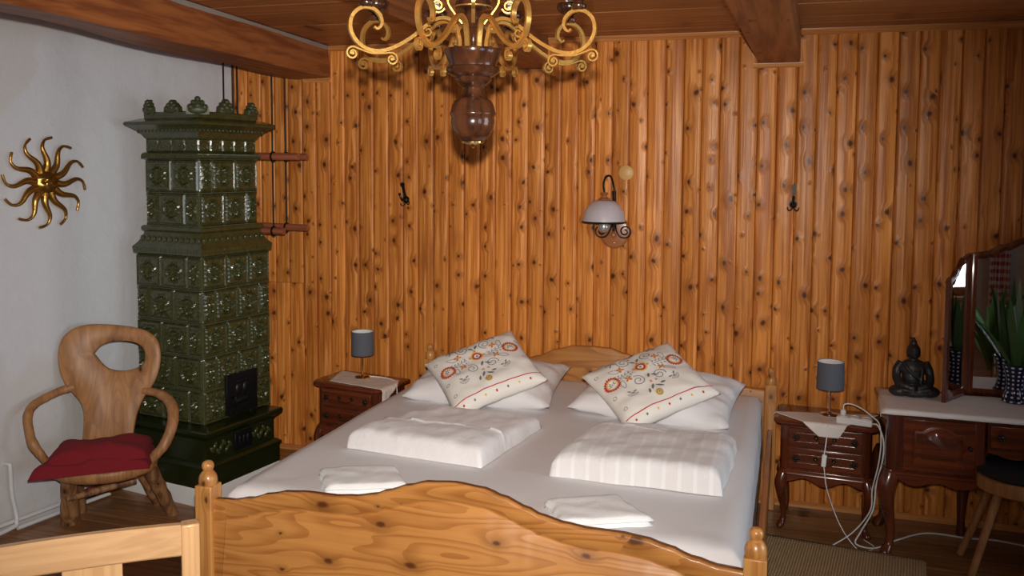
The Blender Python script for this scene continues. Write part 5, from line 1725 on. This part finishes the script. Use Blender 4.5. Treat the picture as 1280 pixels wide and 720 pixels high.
# upper ornament of thin scrolls round the column
UP = [(p.x, p.z) for p in catmull([(.030, 0, ZB + .070), (.052, 0, ZB + .098), (.070, 0, ZB + .128), (.066, 0, ZB + .160), (.050, 0, ZB + .165), (.048, 0, ZB + .148)], 5)]
for k in range(4):
    mt = Matrix.Rotation(R(VA + 90 * k), 4, 'Z')
    mb = MB(); mb.ribbon(UP, .0045, .010, mt)
    mb.ribbon(curl2((.098, ZB + .118), .020, 200, 1.5), .004, .009, mt)
    mb.ribbon(curl2((.112, ZB + .150), .016, 240, -1.4), .0035, .009, mt)
    mb.build('column_scroll', M['gilt'], ch, angle=40)

# ================================================================== ON THE PANELLED WALL
sc_ = thing('wall_sconce', 'wall lamp with lilac glass half-dome shade, black iron scrolls and an oval wooden plate', 'wall lamp', (-.925, 4.888, 0))
mb = MB()
def oval(r0, r1, y, c=1.437): return [(r0 * math.cos(2 * PI * j / 36), y, c + r1 * math.sin(2 * PI * j / 36)) for j in range(36)]
mb.rings([oval(.082, .094, .008), oval(.082, .094, -.008), oval(.076, .088, -.014), oval(.070, .082, -.016)])
mb.build('wooden_plate', M['sconce_wood'], sc_, angle=40)
SX, SY = -.040, -.105       # shade axis
mb = MB()
pr = [(.030, 1.616), (.060, 1.606), (.088, 1.582), (.107, 1.548), (.116, 1.510), (.118, 1.497)]
n = 36
rs = [[(SX + r_ * math.cos(2 * PI * j / n), SY + r_ * math.sin(2 * PI * j / n), z) for j in range(n)] for r_, z in pr + [(r_ - .003, z - .002) for r_, z in pr[::-1]]]
mb.rings(rs, cap=False, loop=True)
sh = mb.build('glass_shade', M['milk_glass'], sc_, angle=60)
mb = MB(); mb.tube([(SX + .118 * math.cos(2 * PI * j / n), SY + .118 * math.sin(2 * PI * j / n), 1.495) for j in range(n)], .0045, 8, closed=True); mb.build('shade_rim', M['iron'], sh)
mb = MB(); mb.lathe([(0, 1.612), (.030, 1.612), (.032, 1.620), (.018, 1.628), (.014, 1.640), (.022, 1.648), (.018, 1.655), (0, 1.656)], 20, (SX, SY, 0)); mb.build('shade_cap', M['sconce_wood'], sc_)
mb = MB(); mb.tube(catmull([(SX, SY, 1.655), (SX - .006, SY + .004, 1.70), (SX + .004, SY + .02, 1.738), (SX + .022, SY + .05, 1.742), (SX + .032, SY + .085, 1.70), (.002, -.012, 1.62), (.002, -.012, 1.52)], 6), .0055, 8)
mb.tube([(-.004, -.018, 1.66), (.0, -.018, 1.60)], [.012, .010], 8)
mb.build('hook_arm', M['iron'], sc_)
mb = MB(); mb.lathe([(0, 1.435), (.020, 1.440), (.032, 1.455), (.034, 1.475), (.024, 1.495), (.016, 1.520), (0, 1.53)], 22, (SX, SY, 0)); mb.build('bulb', M['bulb'], sc_)
mb = MB()
for sx in (-1, 1):
    c = (sx * .066, 1.442)
    pts = []
    for i in range(30):
        t = i / 29
        a = R(-95 + 560 * t) if sx > 0 else R(275 - 560 * t)
        r_ = .036 * (1 - .80 * t)
        pts.append((c[0] + r_ * math.cos(a), -.052, c[1] + r_ * math.sin(a)))
    first = catmull([(sx * .010, -.03, 1.474), (sx * .020, -.048, 1.440), (sx * .040, -.052, 1.412), pts[0]], 5)
    mb.tube(first[:-1] + pts, .0042, 7)
mb.tube([(0, -.03, 1.50), (0, -.034, 1.44)], .008, 8)
mb.build('iron_scroll', M['iron'], sc_)
mb = MB(); ell(mb, (0, -.034, 1.420), (.016, .016, .018), 14, 10); mb.build('wooden_drop', M['sconce_wood'], sc_)
mb = MB()
for z in (1.376, 1.50): ell(mb, (.0, -.016, z), (.005, .003, .005), 8, 6)
ell(mb, (.058, -.014, 1.478), (.004, .003, .004), 8, 6)
mb.build('screw', M['brass'], sc_)

def hook(label, x, z, lean):
    t = thing('coat_hook', label, 'coat hook', (x, YW - .005, z), 0, 'iron coat hooks on the panelling')
    t.rotation_euler = (0, R(lean), 0)
    mb = MB()
    prof = [(.004, .060), (.012, .056), (.014, .045), (.009, .036), (.0065, .0), (.008, -.022), (.020, -.034), (.022, -.046), (.015, -.058), (.006, -.066)]
    o = [(x_, z_) for x_, z_ in prof] + [(-x_, z_) for x_, z_ in prof[::-1]]
    mb.prism(o, (1, 0, 0), (0, 0, 1), -.002, .006)
    mb.build('back_plate', M['iron'], t, angle=30)
    mb = MB(); mb.tube(catmull([(0, -.004, .0), (0, -.018, -.028), (0, -.044, -.048), (0, -.066, -.036), (0, -.072, -.012)], 5), [.005] * 16 + [.006] * 5, 8); ell(mb, (0, -.072, -.008), (.0085, .0085, .0085), 10, 8)
    ell(mb, (0, -.010, -.046), (.017, .010, .017), 14, 8)
    for sx in (-1, 1): mb.tube(catmull([(0, -.006, -.052), (sx * .008, -.016, -.070), (sx * .020, -.024, -.076), (sx * .027, -.026, -.066), (sx * .027, -.025, -.058)], 4), .0035, 7)
    mb.build('prongs', M['iron'], t)
hook('black iron coat hook with bent upper arm left of the chandelier finial', -2.192, 1.632, -14)
hook('black iron coat hook on the panelling high to the right of the wall lamp', .0125, 1.648, 1)
mb = MB(); mb.lathe([(0, 0), (.041, 0), (.041, .004), (.038, .0065), (0, .007)], 32, mat=Matrix.Translation((-.867, 4.893, 1.760)) @ Matrix.Rotation(R(90), 4, 'X'))
tag(mb.build('round_cap', M['disc_wood']), 'pale round wooden cap on the panelling above the wall lamp', 'wall cap')

# ================================================================== FLOOR THINGS AND WHAT THE MIRROR SEES
mb = MB()
def rugf(u, v):
    x, y_ = -.37 + .74 * u, -.65 + 1.30 * v
    z = .010 + .004 * noise.noise(Vector((x * 2, y_ * 2, 4))) + (.004 if v > .985 or v < .015 else 0)
    return (x, y_, z)
mb.grid(24, 46, rugf)
o = mb.build('jute_rug', M['jute'], None, weld=False)
md = o.modifiers.new('thickness', 'SOLIDIFY'); md.thickness = .009; md.offset = -1
o.location = (.181, 3.739, 0); o.rotation_euler = (0, 0, R(-7))
tag(o, 'brown woven jute rug on the floor beside the right side of the bed', 'rug')

cu = MB()
def curt(u, v):
    x = u * .22
    return (x + .01 * math.sin(v * 6), .030 * math.sin(u * 17) * (.6 + .4 * v) + .008 * math.sin(u * 50), 2.36 - v * 2.26)
cu.grid(90, 30, curt)
cu_o = cu.build('gingham_curtain', M['gingham'], None, weld=False)
uvl = cu_o.data.uv_layers.new(name='UVMap')
for poly_ in cu_o.data.polygons:
    for li, vi in zip(poly_.loop_indices, poly_.vertices):
        uvl.data[li].uv = ((vi % 91) / 90 * .6, (vi // 91) / 30)
cu_o.location = (2.16, YF + .11, 0)
tag(cu_o, 'red gingham curtain on the rear wall, seen in the mirror', 'curtain')
yp = thing('potted_yucca', 'bushy strap-leaved plant in a clay pot on the floor, seen in the mirror', 'plant', (1.42, 2.35, 0))
mb = MB(); mb.lathe([(0, 0), (.095, 0), (.125, .20), (.135, .205), (.135, .235), (.12, .235), (.115, .21), (0, .21)], 30); mb.build('pot', M['terracotta'], yp)
mb = MB(); mb.lathe([(0, .200), (.117, .212), (0, .216)], 20); mb.build('soil', M['soil'], yp)
mb = MB(); mb.tube(catmull([(0, 0, .20), (.01, .0, .35), (-.01, .01, .52)], 5), [.022] * 6 + [.02] * 5, 10); mb.build('stem', M['rustic_log'], yp)
for k in range(26):
    az = R(137.5 * k)
    zz_ = .32 + .30 * (k / 26)
    strap(yp, (.015 * math.cos(az), .015 * math.sin(az), zz_), az, random.uniform(.42, .62), random.uniform(.25, 1.0), random.uniform(.040, .055), random.uniform(.02, .22))
